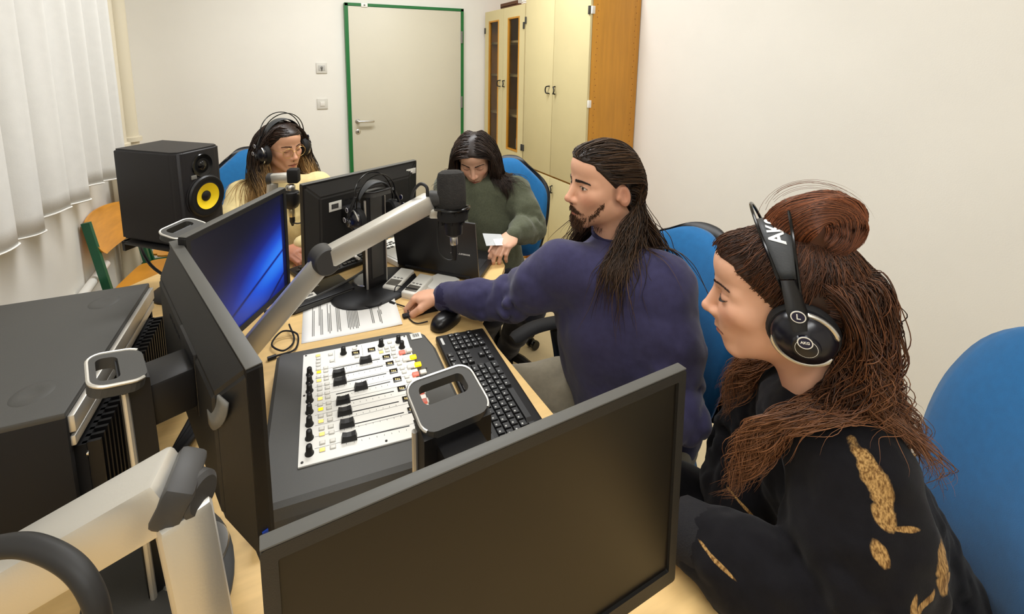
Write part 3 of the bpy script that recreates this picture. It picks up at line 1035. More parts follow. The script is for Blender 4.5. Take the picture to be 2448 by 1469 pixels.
KNOBM = mat('knob_black', (26, 25, 24), .5)
knob = MB().lathe([(.0088, 0), (.0088, .0012), (.0066, .004), (.0058, .0165), (.0050, .0180), (0, .0182)], 18).mesh('knob')
knob.materials.append(KNOBM)
kline = MB().box((0, .0048, .012), (.0012, .0022, .012)).mesh('knob_mark')
kline.materials.append(WHITE)
for i, (u, v) in enumerate(((165, 485), (172, 585), (180, 688), (190, 800), (197, 922), (207, 1048), (217, 1182), (228, 1325), (567, 240), (1030, 165), (1243, 132), (1275, 210))):
    x, y = pan(u, v)
    k = share(knob, 'knob', KNOBM, t, (x, y, PZ))
    share(kline, 'knob_mark', WHITE, k, (0, 0, 0))
cap = MB()
cap.add([(sx * .0155 * (1 if z < .006 else .82), sy * .0075 * (1 if z < .006 else .8), z + (.002 * (abs(sx) == 1) if z > .006 else 0)) for z in (.002, .012) for sx, sy in ((-1, -1), (-.35, -1), (.35, -1), (1, -1), (1, 1), (.35, 1), (-.35, 1), (-1, 1))],
        [tuple((i, (i + 1) % 8, 8 + (i + 1) % 8, 8 + i)) for i in range(8)] + [(8, 9, 14, 15), (9, 10, 13, 14), (10, 11, 12, 13), (7, 6, 5, 4, 3, 2, 1, 0)])
cap = cap.mesh('fader_cap')
cap.materials.append(KNOBM)
slots = [((440, 430), (1000, 345)), ((455, 525), (1030, 435)), ((475, 625), (1060, 530)), ((485, 740), (1095, 630)), ((500, 845), (1125, 740)), ((520, 965), (1165, 855)), ((535, 1090), (1205, 970)), ((555, 1222), (1245, 1103))]
capsx = [830, 513, 527, 762, 565, 583, 606, 628]
for (a, b), cxp in zip(slots, capsx):
    pa, pb = pan(*a), pan(*b)
    L = math.hypot(pb[0] - pa[0], pb[1] - pa[1])
    ang = math.atan2(pb[1] - pa[1], pb[0] - pa[0])
    MB().box((0, 0, 0), (L, .0022, .0008)).build('fader_slot', BLACK, t, ((pa[0] + pb[0]) / 2, (pa[1] + pb[1]) / 2, PZ + .0002), (0, 0, ang))
    q = (cxp - a[0]) / (b[0] - a[0])
    share(cap, 'fader_cap', KNOBM, t, (pa[0] + (pb[0] - pa[0]) * q, pa[1] + (pb[1] - pa[1]) * q, PZ), (0, 0, ang))
    for k in range(9):
        f = .06 + .11 * k
        MB().box((0, 0, 0), (.0009, .0035, .0003)).build('scale_mark', INK, t, (pa[0] + (pb[0] - pa[0]) * f, pa[1] - .0085 + (pb[1] - pa[1]) * f, PZ + .0002))
DISP = mat('led_window', (28, 22, 16), .2)
SEG = mat('led_segment', (190, 170, 120), .5, emit=((220, 190, 110), .5))
disp = MB().box((0, 0, .0006), (.0195, .0155, .0022), bev=.0005).mesh('display')
disp.materials.append(DISP)
for u, v in ((1080, 325), (1112, 412), (1145, 508), (1177, 608), (1213, 715), (1253, 828), (1293, 945), (1340, 1072), (717, 245), (910, 217)):
    x, y = pan(u, v)
    dd = share(disp, 'display', DISP, t, (x, y, PZ))
    for k in range(3):
        MB().box((-.004 + .004 * k, -.001 * k, .0018), (.0022, .0055, .0006)).build('digit', SEG, dd)
KW = mat('key_white', (226, 223, 214), .45)
KG = mat('key_outline', (186, 183, 175), .5)
KY = mat('key_pale_amber', (255, 216, 120), .5, emit=((255, 205, 90), .55))
KYB = mat('key_bright_amber', (255, 205, 20), .5, emit=((255, 200, 10), .9))
KR = mat('key_red', (222, 124, 104), .45, emit=((225, 100, 80), .18))
sb = {}
for nmk, m in (('w', KW), ('y', KY), ('b', KYB)):
    sb[nmk] = MB().box((0, 0, .001), (.0098, .0075, .0032), bev=.0009).mesh('small_key')
    sb[nmk].materials.append(m)
rimm = MB().ringprism(rrect(.0118, .0095, .001, 1), rrect(.0100, .0077, .0008, 1), 0, .0012).mesh('key_rim')
rimm.materials.append(KG)
btns = [(252, 250, 'y'), (260, 290, 'w'), (260, 335, 'w'), (263, 378, 'w'), (408, 245, 'w'), (428, 332, 'w'), (703, 190, 'w'), (730, 297, 'w'),
        (1015, 220, 'w'), (1090, 208, 'w'), (1165, 195, 'w'), (1100, 246, 'w'), (1172, 236, 'w'), (1025, 260, 'y'), (1135, 135, 'w')]
rowsA = [((267, 427), (275, 468), (355, 417), (358, 458)), ((275, 525), (283, 572), (362, 515), (368, 555)), ((293, 628), (297, 675), (378, 615), (385, 662)),
         ((302, 735), (308, 785), (385, 722), (393, 770)), ((312, 848), (320, 900), (405, 835), (412, 888)), ((325, 970), (330, 1025), (418, 955), (427, 1010)),
         ((340, 1098), (347, 1152), (437, 1080), (447, 1138)), ((355, 1232), (358, 1298), (460, 1215), (465, 1275))]
for i, r in enumerate(rowsA):
    for j, (u, v) in enumerate(r):
        btns.append((u, v, ('y' if i not in (0, 4) else 'b') if j == 1 and i != 2 else 'w'))
for i in range(8):
    u0, v0 = (1165, 287) if i == 0 else (1165 + (1430 - 1165) * i / 7 * (1 + .02 * (7 - i)) - 2, 287 + (1025 - 287) * (i / 7) ** 1.06)
    btns += [(u0, v0, 'w'), (u0 + 16, v0 + 44 + i * 1.5, 'w')]
for u, v, c in btns:
    x, y = pan(u, v)
    k = share(sb[c], 'small_key', None, t, (x, y, PZ))
    share(rimm, 'key_rim', None, k, (0, 0, 0))
big = {}
for nmk, m in (('r', KR), ('y', KYB), ('w', KW)):
    big[nmk] = MB().box((0, 0, .002), (.0165, .0135, .006), bev=.002).mesh('channel_key')
    big[nmk].materials.append(m)
bar = MB().box((0, 0, .0004), (.022, .003, .0012)).mesh('key_shade')
bar.materials.append(DGREY)
bigs = [((1268, 288), 'r', (1352, 265), 'w'), ((1300, 380), 'w', (1388, 355), 'y'), ((1340, 472), 'w', (1428, 450), 'y'), ((1385, 568), 'r', (1472, 545), 'w')]
for i, (a, ca, b, cb_) in enumerate(bigs):
    for p, c in ((a, ca), (b, cb_)):
        x, y = pan(*p)
        share(big[c], 'channel_key', None, t, (x, y, PZ))
    x, y = pan((a[0] + b[0]) / 2 + 10, (a[1] + b[1]) / 2 + 26)
    share(bar, 'key_shade', None, t, (x, y, PZ))
xa, ya = pan(*bigs[0][0])
xb, yb = pan(*bigs[3][0])
xc, yc = pan(*bigs[0][2])
for i in range(4, 8):
    f = i / 3
    yy = ya + (yb - ya) * f
    share(big['r' if i in (5, 6) else 'w'], 'channel_key', None, t, (xa + (xb - xa) * min(f, 1), yy, PZ))
    share(big['w' if i in (5, 6) else 'y'], 'channel_key', None, t, (xc, yy, PZ))
scr = MB().lathe([(.0026, 0), (.0026, .0008), (0, .0012)], 10).mesh('screw')
scr.materials.append(DGREY)
for u, v in ((100, 238), (160, 1405), (122, 738), (730, 150), (1000, 1235), (1512, 497), (1322, 62)):
    x, y = pan(u, v)
    share(scr, 'screw', None, t, (x, y, PZ))
for i in range(9):
    ya_ = .094 - .0285 * i
    MB().box((0.01, ya_, PZ + .0002), (.23, .0005, .0003)).build('strip_line', INK, t)
for xx in (-.058, .012):
    MB().box((xx, .135, PZ + .0002), (.0006, .05, .0003)).build('strip_line', INK, t)
lb = MB().box((.160, .158, .0575), (.030, .026, .001)).build('barcode_sticker', LBL, t)
for k in range(6):
    MB().box((.152 + .0030 * k, .160, .0583), (.0012 + .0006 * (k % 2), .014, .0006)).build('bar', BLACK, lb)

# ------------------------------------------------------------------ keyboards
KEYM = mat('key_black', (27, 26, 26), .45)
KBB = mat('keyboard_body', (20, 19, 19), .5)
LEG = mat('key_legend', (200, 200, 196), .6)


def keyboard(lab, loc, rz, legends=True):
    t = thing('keyboard', lab, 'keyboard', loc, rz, group='black computer keyboards')
    W_, D_ = .445, .150
    MB().box((0, 0, .010), (W_, D_, .018), r=rotm(.03), bev=.006, seg=3).build('keyboard_body', KBB, t)
    U = .0187
    meshes = {}

    def key(cx, cy, wk, hk=1, legend=True):
        kk = (round(wk, 2), hk)
        if kk not in meshes:
            w, d = wk * U - .0022, hk * U * .98 - .0022
            b = MB()
            b.add([(x * w / 2 * s, y * d / 2 * s, z) for z, s in ((0, 1), (.0065, .84)) for x, y in ((-1, -1), (1, -1), (1, 1), (-1, 1))],
                  [(0, 1, 5, 4), (1, 2, 6, 5), (2, 3, 7, 6), (3, 0, 4, 7), (4, 5, 6, 7)])
            meshes[kk] = b.mesh('key')
            meshes[kk].materials.append(KEYM)
        k = share(meshes[kk], 'key', None, t, (cx, cy, .0185 + cy * .03))
        if legend and legends:
            if 'leg' not in meshes:
                meshes['leg'] = MB().box((-.002, .0025, .0067), (.0034, .0036, .0003)).mesh('legend')
                meshes['leg'].materials.append(LEG)
            share(meshes['leg'], 'legend', None, k, (0, 0, 0))
        return k
    rows = [([1] * 13 + [2], 1), ([1.5] + [1] * 12 + [1.5], 0), ([1.75] + [1] * 12 + [1.25], -1), ([1.25] + [1] * 11 + [2.75], -2), ([1.5, 1, 1.25, 6, 1.25, 1, 1.5, 1.5], -3)]
    x0 = -W_ / 2 + .012
    ys = .018
    for ws, r in rows:
        x = x0
        for w in ws:
            key(x + w * U / 2, ys + r * U - .004, w, 1, w < 5)
            x += w * U
    x = x0
    for g in ([1], [1] * 4, [1] * 4, [1] * 4):
        for w in g:
            key(x + U / 2, ys + 2.25 * U, 1)
            x += U
        x += U * .55
    xn = x0 + 15.35 * U
    for j in range(3):
        for r in (2.25, 1, 0):
            key(xn + (j + .5) * U, ys + r * U - (.004 if r < 2 else 0), 1)
        key(xn + (j + .5) * U, ys - 3 * U - .004, 1)
    key(xn + 1.5 * U, ys - 2 * U - .004, 1)
    xp = x0 + 18.7 * U
    for j in range(4):
        for r in (1, 0, -1, -2, -3):
            if j == 3 and r in (-1, -3):
                continue
            key(xp + (j + .5) * U, ys + r * U - .004, 1)
    MB().box((xp + 2.8 * U, ys + 2.35 * U, .0205), (.030, .007, .001)).build('maker_mark', LEG, t)
    return t


keyboard('black keyboard between the console and the man', (.462, .866, ZD), math.pi / 2 - .085)
keyboard('black keyboard under the turned-away monitor', (.27, 1.735, ZD), math.pi + .36, False)
t = thing('marker_pen', 'thin white pen lying across the far keyboard', 'pen', (.285, 1.69, ZD + .031), 1.9)
MB().tube([(-.035, 0, .006), (.030, 0, .006)], .0055, 12).build('barrel', WHITE, t)
MB().tube([(.030, 0, .006), (.048, 0, .006)], .006, 12).build('pen_cap', GREY, t)

# mouse with cable
t = thing('computer_mouse', 'black computer mouse beside the keyboard', 'computer mouse', (.470, 1.165, ZD), -1.15)
ml, mw, mh = .058, .031, .036
vs, fs = [], []
nu, nv = 24, 10
for j in range(nv + 1):
    q = j / nv * math.pi / 2
    for i in range(nu):
        a = 2 * math.pi * i / nu
        cx, sx = math.cos(a), math.sin(a)
        rx = mw * math.copysign(abs(cx) ** .8, cx) * math.cos(q) ** .55 * (1 - .10 * sx)
        ry = ml * math.copysign(abs(sx) ** .9, sx) * math.cos(q) ** .6
        vs.append((rx, ry, .003 + mh * math.sin(q) ** .9 * (1 - .25 * (sx * math.cos(q) > 0) * sx * sx)))
for j in range(nv):
    for i in range(nu):
        i2 = (i + 1) % nu
        fs.append((j * nu + i, j * nu + i2, (j + 1) * nu + i2, (j + 1) * nu + i))
fs.append(tuple(range(nu))[::-1])
MB().add(vs, fs, True).build('shell', mat('mouse_black', (20, 19, 20), .32), t, auto=False)
MB().lathe([(0, -.003), (.009, -.003), (.0095, 0), (.009, .003), (0, .003)], 16, Matrix.Translation((0, .030, .0305)) @ Matrix.Rotation(math.pi / 2, 4, 'Y')).build('scroll_wheel', GREY, t)
MB().box((0, .044, .0255), (.0008, .024, .003), r=rotm(-.5)).build('button_seam', BLACKM, t)
t = thing('mouse_cable', 'thin black mouse cable curling towards the hand', 'cable', (.42, 1.20, ZD))
MB().tube([Vector(p) - Vector((.42, 1.20, 0)) for p in spline([(.418, 1.19, .008), (.385, 1.20, .004), (.372, 1.235, .004), (.378, 1.275, .012), (.372, 1.31, .006), (.33, 1.36, .004), (.25, 1.42, .004)], 8)], .0021, 6).build('cord', BLACKM, t)

# ------------------------------------------------------------------ papers
def sheet(lab, loc, rz, w, h, curl=0, lines=None, group=None):
    t = thing('paper_sheet', lab, 'paper', loc, rz, group=group)
    n = 12
    vs = [(-w / 2 + w * i / n, -h / 2 + h * j / n, .0012 + curl * (max(0, i / n - .55) ** 2 * (.4 + j / n))) for j in range(n + 1) for i in range(n + 1)]
    fs = [(j * (n + 1) + i, j * (n + 1) + i + 1, (j + 1) * (n + 1) + i + 1, (j + 1) * (n + 1) + i) for j in range(n) for i in range(n)]
    o = MB().add(vs, fs, True).build('sheet', PAPER, t, auto=False)
    o.modifiers.new('thick', 'SOLIDIFY').thickness = .0006
    if lines:
        for x, y0, y1 in lines:
            MB().box((x, (y0 + y1) / 2, .0022 + curl * max(0, (x + w / 2) / w - .55) ** 2 * .8), (.0022, y1 - y0, .0004)).build('text_line', INK, t)
    return t


tl = []
rr = random.Random(4)
for blk, n_, top in ((-.118, 2, .085), (-.098, 3, .085), (-.072, 3, .085), (-.045, 3, .08), (-.012, 8, .085), (.062, 2, .085), (.085, 3, .05)):
    for k in range(n_):
        x = blk + k * .0046
        tl.append((x, -.085 + rr.choice((0, 0, .01, .05)), top - rr.choice((0, 0, .01, .03, .06))))
sheet('printed text sheet lying behind the console', (.207, 1.340, ZD), -.10, .297, .22, .03, tl)
sheet('blank white sheet under the cuff of the navy sleeve', (.53, 1.345, ZD), .35, .15, .20, 0)
t = thing('notepad', 'white notepad stack below the blank sheet', 'notepad', (.545, 1.415, ZD), .35)
MB().box((0, 0, .004), (.12, .09, .007), bev=.001).build('pages', PAPER, t)
MB().box((0, 0, .0082), (.12, .09, .001)).build('cover', LBL, t)

# two small white handsets
HS = mat('handset_white', (222, 219, 208), .45)
for lab, px_, py_, rz, L in (('white handset with a dark display next to the monitor foot', .405, 1.47, -.75, .150), ('second white handset partly under the hand', .455, 1.40, -.80, .145)):
    t = thing('handset', lab, 'handset', (px_, py_, ZD), rz, group='white handsets on the desk')
    MB().box((0, 0, .0125), (.058, L, .024), bev=.006, seg=3).build('casing', HS, t)
    MB().box((0, -L * .26, .0248), (.044, L * .28, .001), bev=.0004).build('display', mat('lcd_grey', (96, 92, 84), .3), t)
    for k in range(3):
        MB().box((-.014 + .014 * k, -L * .03, .0250), (.009, .007, .0016), bev=.0005).build('button', GREY, t)
    MB().box((0, 0, .0010), (.056, L * .98, .002)).build('base_trim', LBL, t)
t = thing('earphone_wire', 'thin dark wire looped over the white handsets', 'cable', (.36, 1.40, ZD))
MB().tube([Vector(p) - Vector((.36, 1.40, 0)) for p in spline([(.44, 1.355, .027), (.40, 1.385, .030), (.375, 1.40, .03), (.36, 1.385, .006), (.33, 1.36, .004), (.27, 1.39, .004), (.22, 1.43, .004)], 8)], .0018, 6).build('cord', BLACKM, t)
t = thing('black_strip', 'flat black cable cover strip behind the mouse', 'cable cover', (.415, 1.252, ZD), 0.0)
MB().box((0, 0, .005), (.12, .020, .010), bev=.003).build('strip_body', BLACKM, t)
MB().box((0, 0, .0103), (.115, .008, .001)).build('strip_ridge', BLACK, t)

# ------------------------------------------------------------------ laptop
t = thing('laptop', 'open black laptop turned towards the woman in green', 'laptop', (.558 + .0, 1.472, ZD + .0), 2.349)
LAP = mat('laptop_black', (25, 24, 25), .38)
lw, ld = .340, .235
# local: lid faces -y away from us; base extends to -y
MB().box((0, -ld / 2 - .0, .011), (lw, ld, .018), bev=.003).build('base', LAP, t)
MB().box((0, -ld / 2 + .02, .0205), (lw - .04, .11, .001)).build('keyboard_deck', BLACKM, t)
MB().box((0, -ld + .045, .0205), (.10, .06, .001)).build('touchpad', DGREY, t)
MB().box((lw / 2 - .045, -ld + .030, .0206), (.018, .012, .001)).build('sticker', mat('sticker_orange', (230, 120, 80), .5), t)
MB().box((lw / 2 - .020, -ld + .030, .0206), (.016, .012, .001)).build('sticker', LBL, t)
tl_ = Matrix.Translation((0, 0, .018)) @ Matrix.Rotation(-.205, 4, 'X')
ld_ = MB()
vs = [tl_ @ Vector((sx * lw / 2, y, z)) for y in (-.004, .004) for sx, z in ((-1, 0), (1, 0), (1, ld), (-1, ld))]
ld_.add(vs, [(0, 1, 2, 3), (7, 6, 5, 4), (0, 4, 5, 1), (1, 5, 6, 2), (2, 6, 7, 3), (3, 7, 4, 0)]).build('lid', LAP, t)
MB().add([tl_ @ Vector((sx * (lw / 2 - .008), -.0046, z)) for sx, z in ((-1, .015), (1, .015), (1, ld - .01), (-1, ld - .01))], [(0, 1, 2, 3)]).build('display', SCROFF, t)
MB().tube([(-lw * .4, 0, .016), (lw * .4, 0, .016)], .008, 8).build('hinge', BLACKM, t)
pt = tl_ @ Vector((-.105, .0046, ld * .43))
text_part('logo_lettering', 'ASUS ZenBook', .012, mat('logo_white', (222, 220, 214), .5), t, pt, (math.pi / 2 - .205, 0, math.pi), bold=.0002)
t = thing('laptop_cable', 'thin black cable running from the laptop to the notepad', 'cable', (.66, 1.36, ZD))
MB().tube([Vector(p) - Vector((.66, 1.36, 0)) for p in spline([(.57, 1.47, .006), (.62, 1.425, .004), (.665, 1.375, .004), (.655, 1.33, .004), (.62, 1.31, .004)], 8)], .0024, 6).build('cord', BLACKM, t)

# ------------------------------------------------------------------ microphone arms
def beam(mb, a, b, w, h, up=Vector((0, 0, 1)), bev=.007):
    a, b = Vector(a), Vector(b)
    d = (b - a)
    L = d.length
    x = d.normalized()
    y = up.cross(x).normalized()
    z = x.cross(y)
    r = Matrix((x, y, z)).transposed()
    mb.box((a + b) / 2, (L, w, h), r=r, bev=bev, seg=2)
    return mb


def rel(base, pts):
    return [Vector(p) - Vector(base) for p in pts]


CABLE = mat('rubber_cable', (32, 31, 30), .55)


def joint(parent, c, axis, r, L, nm='joint'):
    q = Vector(axis).to_track_quat('Z', 'Y').to_matrix().to_4x4()
    return MB().lathe([(0, -L / 2), (r - .004, -L / 2), (r, -L / 2 + .004), (r, L / 2 - .004), (r - .004, L / 2), (0, L / 2)], 28, Matrix.Translation(c) @ q).build(nm, mat('joint_grey', (58, 57, 56), .5), parent)


# middle arm carrying the foam microphone
B = Vector((-.115, 1.165, ZD))
mt = thing('microphone_arm', 'silver microphone arm reaching over the console to the foam microphone', 'microphone arm', B, group='silver microphone arms')
J1 = at(776, 620, 1.10)
E1 = at(1030, 482, 1.17)
S0 = Vector((-.105, 1.150, .80))
vdir = (J1 - Vector((0, 0, CAM_H))).normalized()
ax = (E1 - J1).cross(J1 - S0).normalized()
if ax.dot(vdir) > 0:
    ax = -ax
ax = Vector((.25, -.95, .05)).normalized()
beam(MB(), *rel(B, [S0, J1]), .046, .052, up=Vector((-.6, .2, .8))).build('lower_arm', ALU, mt)
beam(MB(), *rel(B, [J1, E1]), .046, .050).build('upper_arm', ALU, mt)
joint(mt, J1 - B, ax, .035, .056, 'elbow_joint')
MB().lathe([(.05, 0), (.05, .01), (.032, .014), (.026, .05), (.026, .10)], 24).build('table_socket', BLACK, mt)
joint(mt, at(1045, 476, 1.165) - B, (.5, -.85, .1), .022, .05, 'tip_joint')
MB().box(at(1043, 508, 1.165) - B, (.038, .030, .028), r=rotm(0, 0, -.4), bev=.006).build('tip_bracket', ALU, mt)
MB().tube(rel(B, spline([at(1022, 470, 1.15), at(1020, 448, 1.15), at(1005, 440, 1.16), at(990, 455, 1.17), at(984, 475, 1.18)], 6)), .0045, 8).build('arm_cable', CABLE, mt)
MB().tube(rel(B, spline([at(985, 508, 1.19), at(1010, 516, 1.18), at(1050, 518, 1.17), at(1068, 516, 1.16)], 6)), .0035, 8).build('lower_cable', CABLE, mt)

FOAM = mat('foam_black', (44, 42, 40), .95, bump=(260, .9), noise=(90, .15))
Mb = at(1084, 555, 1.155)
mic = thing('studio_microphone', 'studio microphone with a dark foam windshield above the laptop', 'microphone', Mb)
pu = (at(1078, 425, 1.155) - Mb)
H_ = pu.length
axm = pu.normalized()
qm = axm.to_track_quat('Z', 'Y').to_matrix().to_4x4()
MB().lathe([(.034, .065), (.0375, .072), (.0385, .10), (.038, .145), (.034, .158), (.024, .164), (0, .165)], 32, qm).build('foam_windshield', FOAM, mic)
MB().lathe([(.012, -.012), (.024, -.005), (.026, .02), (.027, .066)], 24, qm).build('body', BLACK, mic)
MB().lathe([(.031, .030), (.040, .033), (.042, .045), (.040, .058), (.031, .062)], 28, qm).build('shock_mount', BLACKM, mic)
for k in range(6):
    a = k * math.pi / 3
    p0 = qm @ Vector((.030 * math.cos(a), .030 * math.sin(a), .022))
    p1 = qm @ Vector((.046 * math.cos(a + .5), .046 * math.sin(a + .5), .064))
    MB().tube([p0, p1], .003, 6).build('elastic', BLACKM, mic)
MB().tube([qm @ Vector((.046 * math.cos(a), .046 * math.sin(a), .064 + .002 * math.sin(3 * a))) for a in [i * math.pi / 12 for i in range(25)]], .004, 8).build('mount_ring', BLACKG, mic)
p0 = at(1058, 520, 1.16) - Mb
MB().tube([p0, qm @ Vector((0, 0, .04))], .009, 8).build('mount_stem', BLACK, mic)
MB().lathe([(.0095, -.034), (.0105, -.032), (.0105, -.012), (.0095, -.010)], 18, qm).build('plug', SILVER, mic)
MB().lathe([(.005, -.075), (.0085, -.055), (.0085, -.035)], 16, qm).build('plug_boot', BLACK, mic)
MB().tube(rel(Mb, spline([at(1088, 605, 1.155), at(1080, 622, 1.155), at(1062, 618, 1.16), at(1050, 600, 1.165), at(1046, 560, 1.17), at(1048, 525, 1.165)], 6)), .0022, 6).build('mic_cable', CABLE, mic)

# arm and microphone of the woman with glasses
B = Vector((-.03, 1.93, ZD))
m2 = thing('microphone_arm', 'silver microphone arm end in front of the woman with glasses', 'microphone arm', B, group='silver microphone arms')
D2 = 1.76
P0 = at(648, 470, D2 + .02)
beam(MB(), *rel(B, [Vector((-.03, 1.93, ZD + .04)), at(652, 436, D2)]), .036, .036).build('upright_arm', ALU, m2)
beam(MB(), *rel(B, [at(640, 428, D2), at(692, 424, D2)]), .038, .040, bev=.012).build('cross_arm', ALU, m2)
joint(m2, at(646, 428, D2) - B, (.9, -.4, 0), .024, .022, 'elbow_joint')
MB().box(at(702, 420, D2) - B, (.045, .045, .058), r=rotm(0, 0, -.35), bev=.008).build('tip_block', BLACKM, m2)
MB().lathe([(.04, 0), (.04, .01), (.024, .014), (.022, .06)], 20).build('table_socket', BLACK, m2)
M2 = at(697, 492, D2)
mic2 = thing('studio_microphone', 'small black microphone hanging in front of the woman with glasses', 'microphone', M2)
MB().lathe([(.014, -.012), (.026, -.004), (.034, .012), (.036, .036), (.032, .058), (.018, .064)], 26).build('body', BLACK, mic2)
MB().lathe([(.017, .064), (.019, .068), (.019, .082), (.014, .088)], 20).build('swivel_ring', SILVER, mic2)
MB().tube([(-.03, -.01, .05), (.03, -.02, .052)], .006, 8).build('side_knob', BLACKG, mic2)
MB().lathe([(.0115, -.046), (.0125, -.044), (.0125, -.014), (.011, -.012)], 16).build('plug', mat('plug_brass', (206, 190, 150), .3, .8), mic2)
MB().lathe([(.004, -.085), (.011, -.066), (.011, -.047)], 14).build('plug_boot', BLACK, mic2)
MB().tube(rel(M2, spline([M2 + Vector((0, 0, -.08)), at(702, 534, D2), at(716, 534, D2), at(735, 524, D2 + .03)], 6)), .003, 6).build('mic_cable', CABLE, mic2)

# big arm close to the camera
B = Vector((-.02, .46, ZD))
m3 = thing('microphone_arm', 'thick silver microphone arm crossing the near bottom corner', 'microphone arm', B, group='silver microphone arms')
J3 = at(435, 1168, .435)
beam(MB(), *rel(B, [at(-160, 1490, .40), at(425, 1152, .43)]), .050, .054).build('upper_arm', ALU, m3)
beam(MB(), *rel(B, [at(430, 1195, .43), at(512, 1600, .47)]), .050, .046, up=Vector((1, .4, .3))).build('lower_arm', ALU, m3)
joint(m3, J3 - B, (.75, -.6, 0), .020, .054, 'elbow_joint')
beam(MB(), *rel(B, [at(405, 1215, .43), at(452, 1118, .43)]), .054, .028, bev=.006).build('elbow_cap', mat('joint_grey', (58, 57, 56), .5), m3)
MB().lathe([(.05, 0), (.05, .01), (.03, .014), (.026, .05)], 24).build('table_socket', BLACK, m3)
t = thing('thick_cable', 'thick black cable arching over the near silver arm', 'cable', at(60, 1320, .36))
MB().tube(rel(at(60, 1320, .36), spline([at(-120, 1340, .36), at(-20, 1312, .36), at(70, 1306, .36), at(160, 1345, .355), at(215, 1410, .35), at(240, 1500, .35), at(245, 1640, .36)], 8)), .0085, 12).build('cord', CABLE, t)

# network cable and adapters behind the front monitor
t = thing('network_cable', 'white network cable loop with a blue plug below the console', 'cable', (.10, .62, ZD))
MB().tube(rel((.10, .62, ZD), spline([(-.03, .665, .752), (.02, .690, .758), (.06, .700, .760), (.09, .680, .752), (.095, .640, .748), (.07, .58, .745)], 8)), .0042, 8).build('cord', WHITE, t)
MB().tube(rel((.10, .62, ZD), spline([(-.03, .672, .748), (.02, .700, .750), (.07, .708, .752), (.11, .69, .748), (.12, .64, .745)], 8)), .0036, 8).build('cord', WHITE, t)
MB().box((-.025, .085, .012), (.028, .016, .014), r=rotm(0, 0, .2), bev=.002).build('blue_plug', mat('plug_blue', (20, 90, 150), .4), t)
MB().box((-.055, .078, .012), (.030, .014, .013), r=rotm(0, 0, .2), bev=.002).build('clear_plug', LBL, t)
t = thing('power_adapter', 'dark grey adapter block behind the front monitor', 'adapter', (.02, .565, ZD), -.35)
MB().box((0, 0, .018), (.10, .05, .034), bev=.006, seg=3).build('casing', DGREY, t)
MB().tube([(.05, 0, .015), (.08, .01, .012)], .004, 8).build('lead', CABLE, t)
# loose leads between the monitors
for k, (lab, pts) in enumerate((('tangle of thin black leads left of the printed sheet', [(.02, 1.33, .76), (.03, 1.26, .748), (.00, 1.22, .75), (-.03, 1.26, .752), (.0, 1.30, .76), (.04, 1.28, .752), (.03, 1.22, .746), (-.02, 1.21, .746)]),
                                ('black lead running along the foot of the turned-away monitor', [(-.05, 1.45, .752), (.05, 1.44, .756), (.15, 1.475, .764), (.24, 1.53, .764), (.30, 1.60, .75)]),
                                ('black lead coiled beside the monitor foot and handsets', [(.24, 1.40, .75), (.29, 1.385, .748), (.31, 1.35, .748), (.28, 1.34, .75), (.25, 1.37, .748), (.30, 1.41, .748), (.34, 1.35, .745)]))):
    b0 = Vector(pts[0])
    t = thing('loose_lead', lab, 'cable', b0, group='loose black leads on the desk')
    MB().tube(rel(b0, spline(pts, 8)), .0026 if k != 1 else .005, 7).build('cord', BLACKM if k != 1 else DGREY, t)
    MB().tube(rel(b0, [pts[-1], Vector(pts[-1]) + (Vector(pts[-1]) - Vector(pts[-2])).normalized() * .022]), .006, 8).build('plug', BLACK, t)
t = thing('docking_unit', 'black flat device with white labels under the turned-away monitor', 'device', (.12, 1.50, ZD), .28)
MB().box((0, 0, .012), (.22, .13, .022), bev=.004).build('casing', BLACK, t)
lb = MB().box((-.04, -.02, .0238), (.05, .028, .001)).build('sticker', LBL, t)
MB().box((-.04, -.02, .0246), (.034, .012, .0006)).build('print', INK, lb)
MB().box((-.045, .012, .0238), (.05, .008, .001)).build('sticker', LBL, t)
MB().box((.005, .03, .0238), (.022, .012, .001)).build('sticker', GREY, t)
MB().box((0, -.066, .012), (.20, .003, .012)).build('front_strip', DGREY, t)
t = thing('paper_stack', 'stack of papers and a cup lid beside the laptop', 'papers', (.47, 1.72, ZD), .4)
MB().box((0, 0, .012), (.16, .20, .022), bev=.001).build('pages', PAPER, t)
MB().box((.005, .006, .0245), (.15, .19, .0015)).build('top_page', LBL, t)
# ------------------------------------------------------------------ implicit-surface tools for people
_rng = np.random.RandomState(11)
_TAB = _rng.rand(32, 32, 32).astype(np.float32) * 2 - 1


def vnoise(P, s=1.0, off=0.0):
    """smooth 3-D value noise in [-1, 1]"""
    q = P * s + off
    i = np.floor(q).astype(int)
    f = (q - i)
    f = f * f * (3 - 2 * f)
    i0, i1 = i % 32, (i + 1) % 32
    x, y, z = f[:, 0], f[:, 1], f[:, 2]
    r = 0
    for a, wx in ((i0[:, 0], 1 - x), (i1[:, 0], x)):
        for b, wy in ((i0[:, 1], 1 - y), (i1[:, 1], y)):
            for c, wz in ((i0[:, 2], 1 - z), (i1[:, 2], z)):
                r = r + _TAB[a, b, c] * wx * wy * wz
    return r


def V3(p):
    return np.array([p[0], p[1], p[2]], float)


def s_caps(P, a, b, ra, rb=None, sq=None):
    """tapered capsule; sq = (axis, factor) squashes it across one axis"""
    rb = ra if rb is None else rb
    a, b = V3(a), V3(b)
    d = b - a
    t = np.clip(((P - a) @ d) / max(d @ d, 1e-12), 0, 1)
    q = P - (a + t[:, None] * d)
    if sq is not None:
        n = V3(sq[0])
        n = n / np.linalg.norm(n)
        c = q @ n
        q = q + np.outer(c * (1 / sq[1] - 1), n)
    return np.sqrt((q * q).sum(1)) - (ra + (rb - ra) * t)


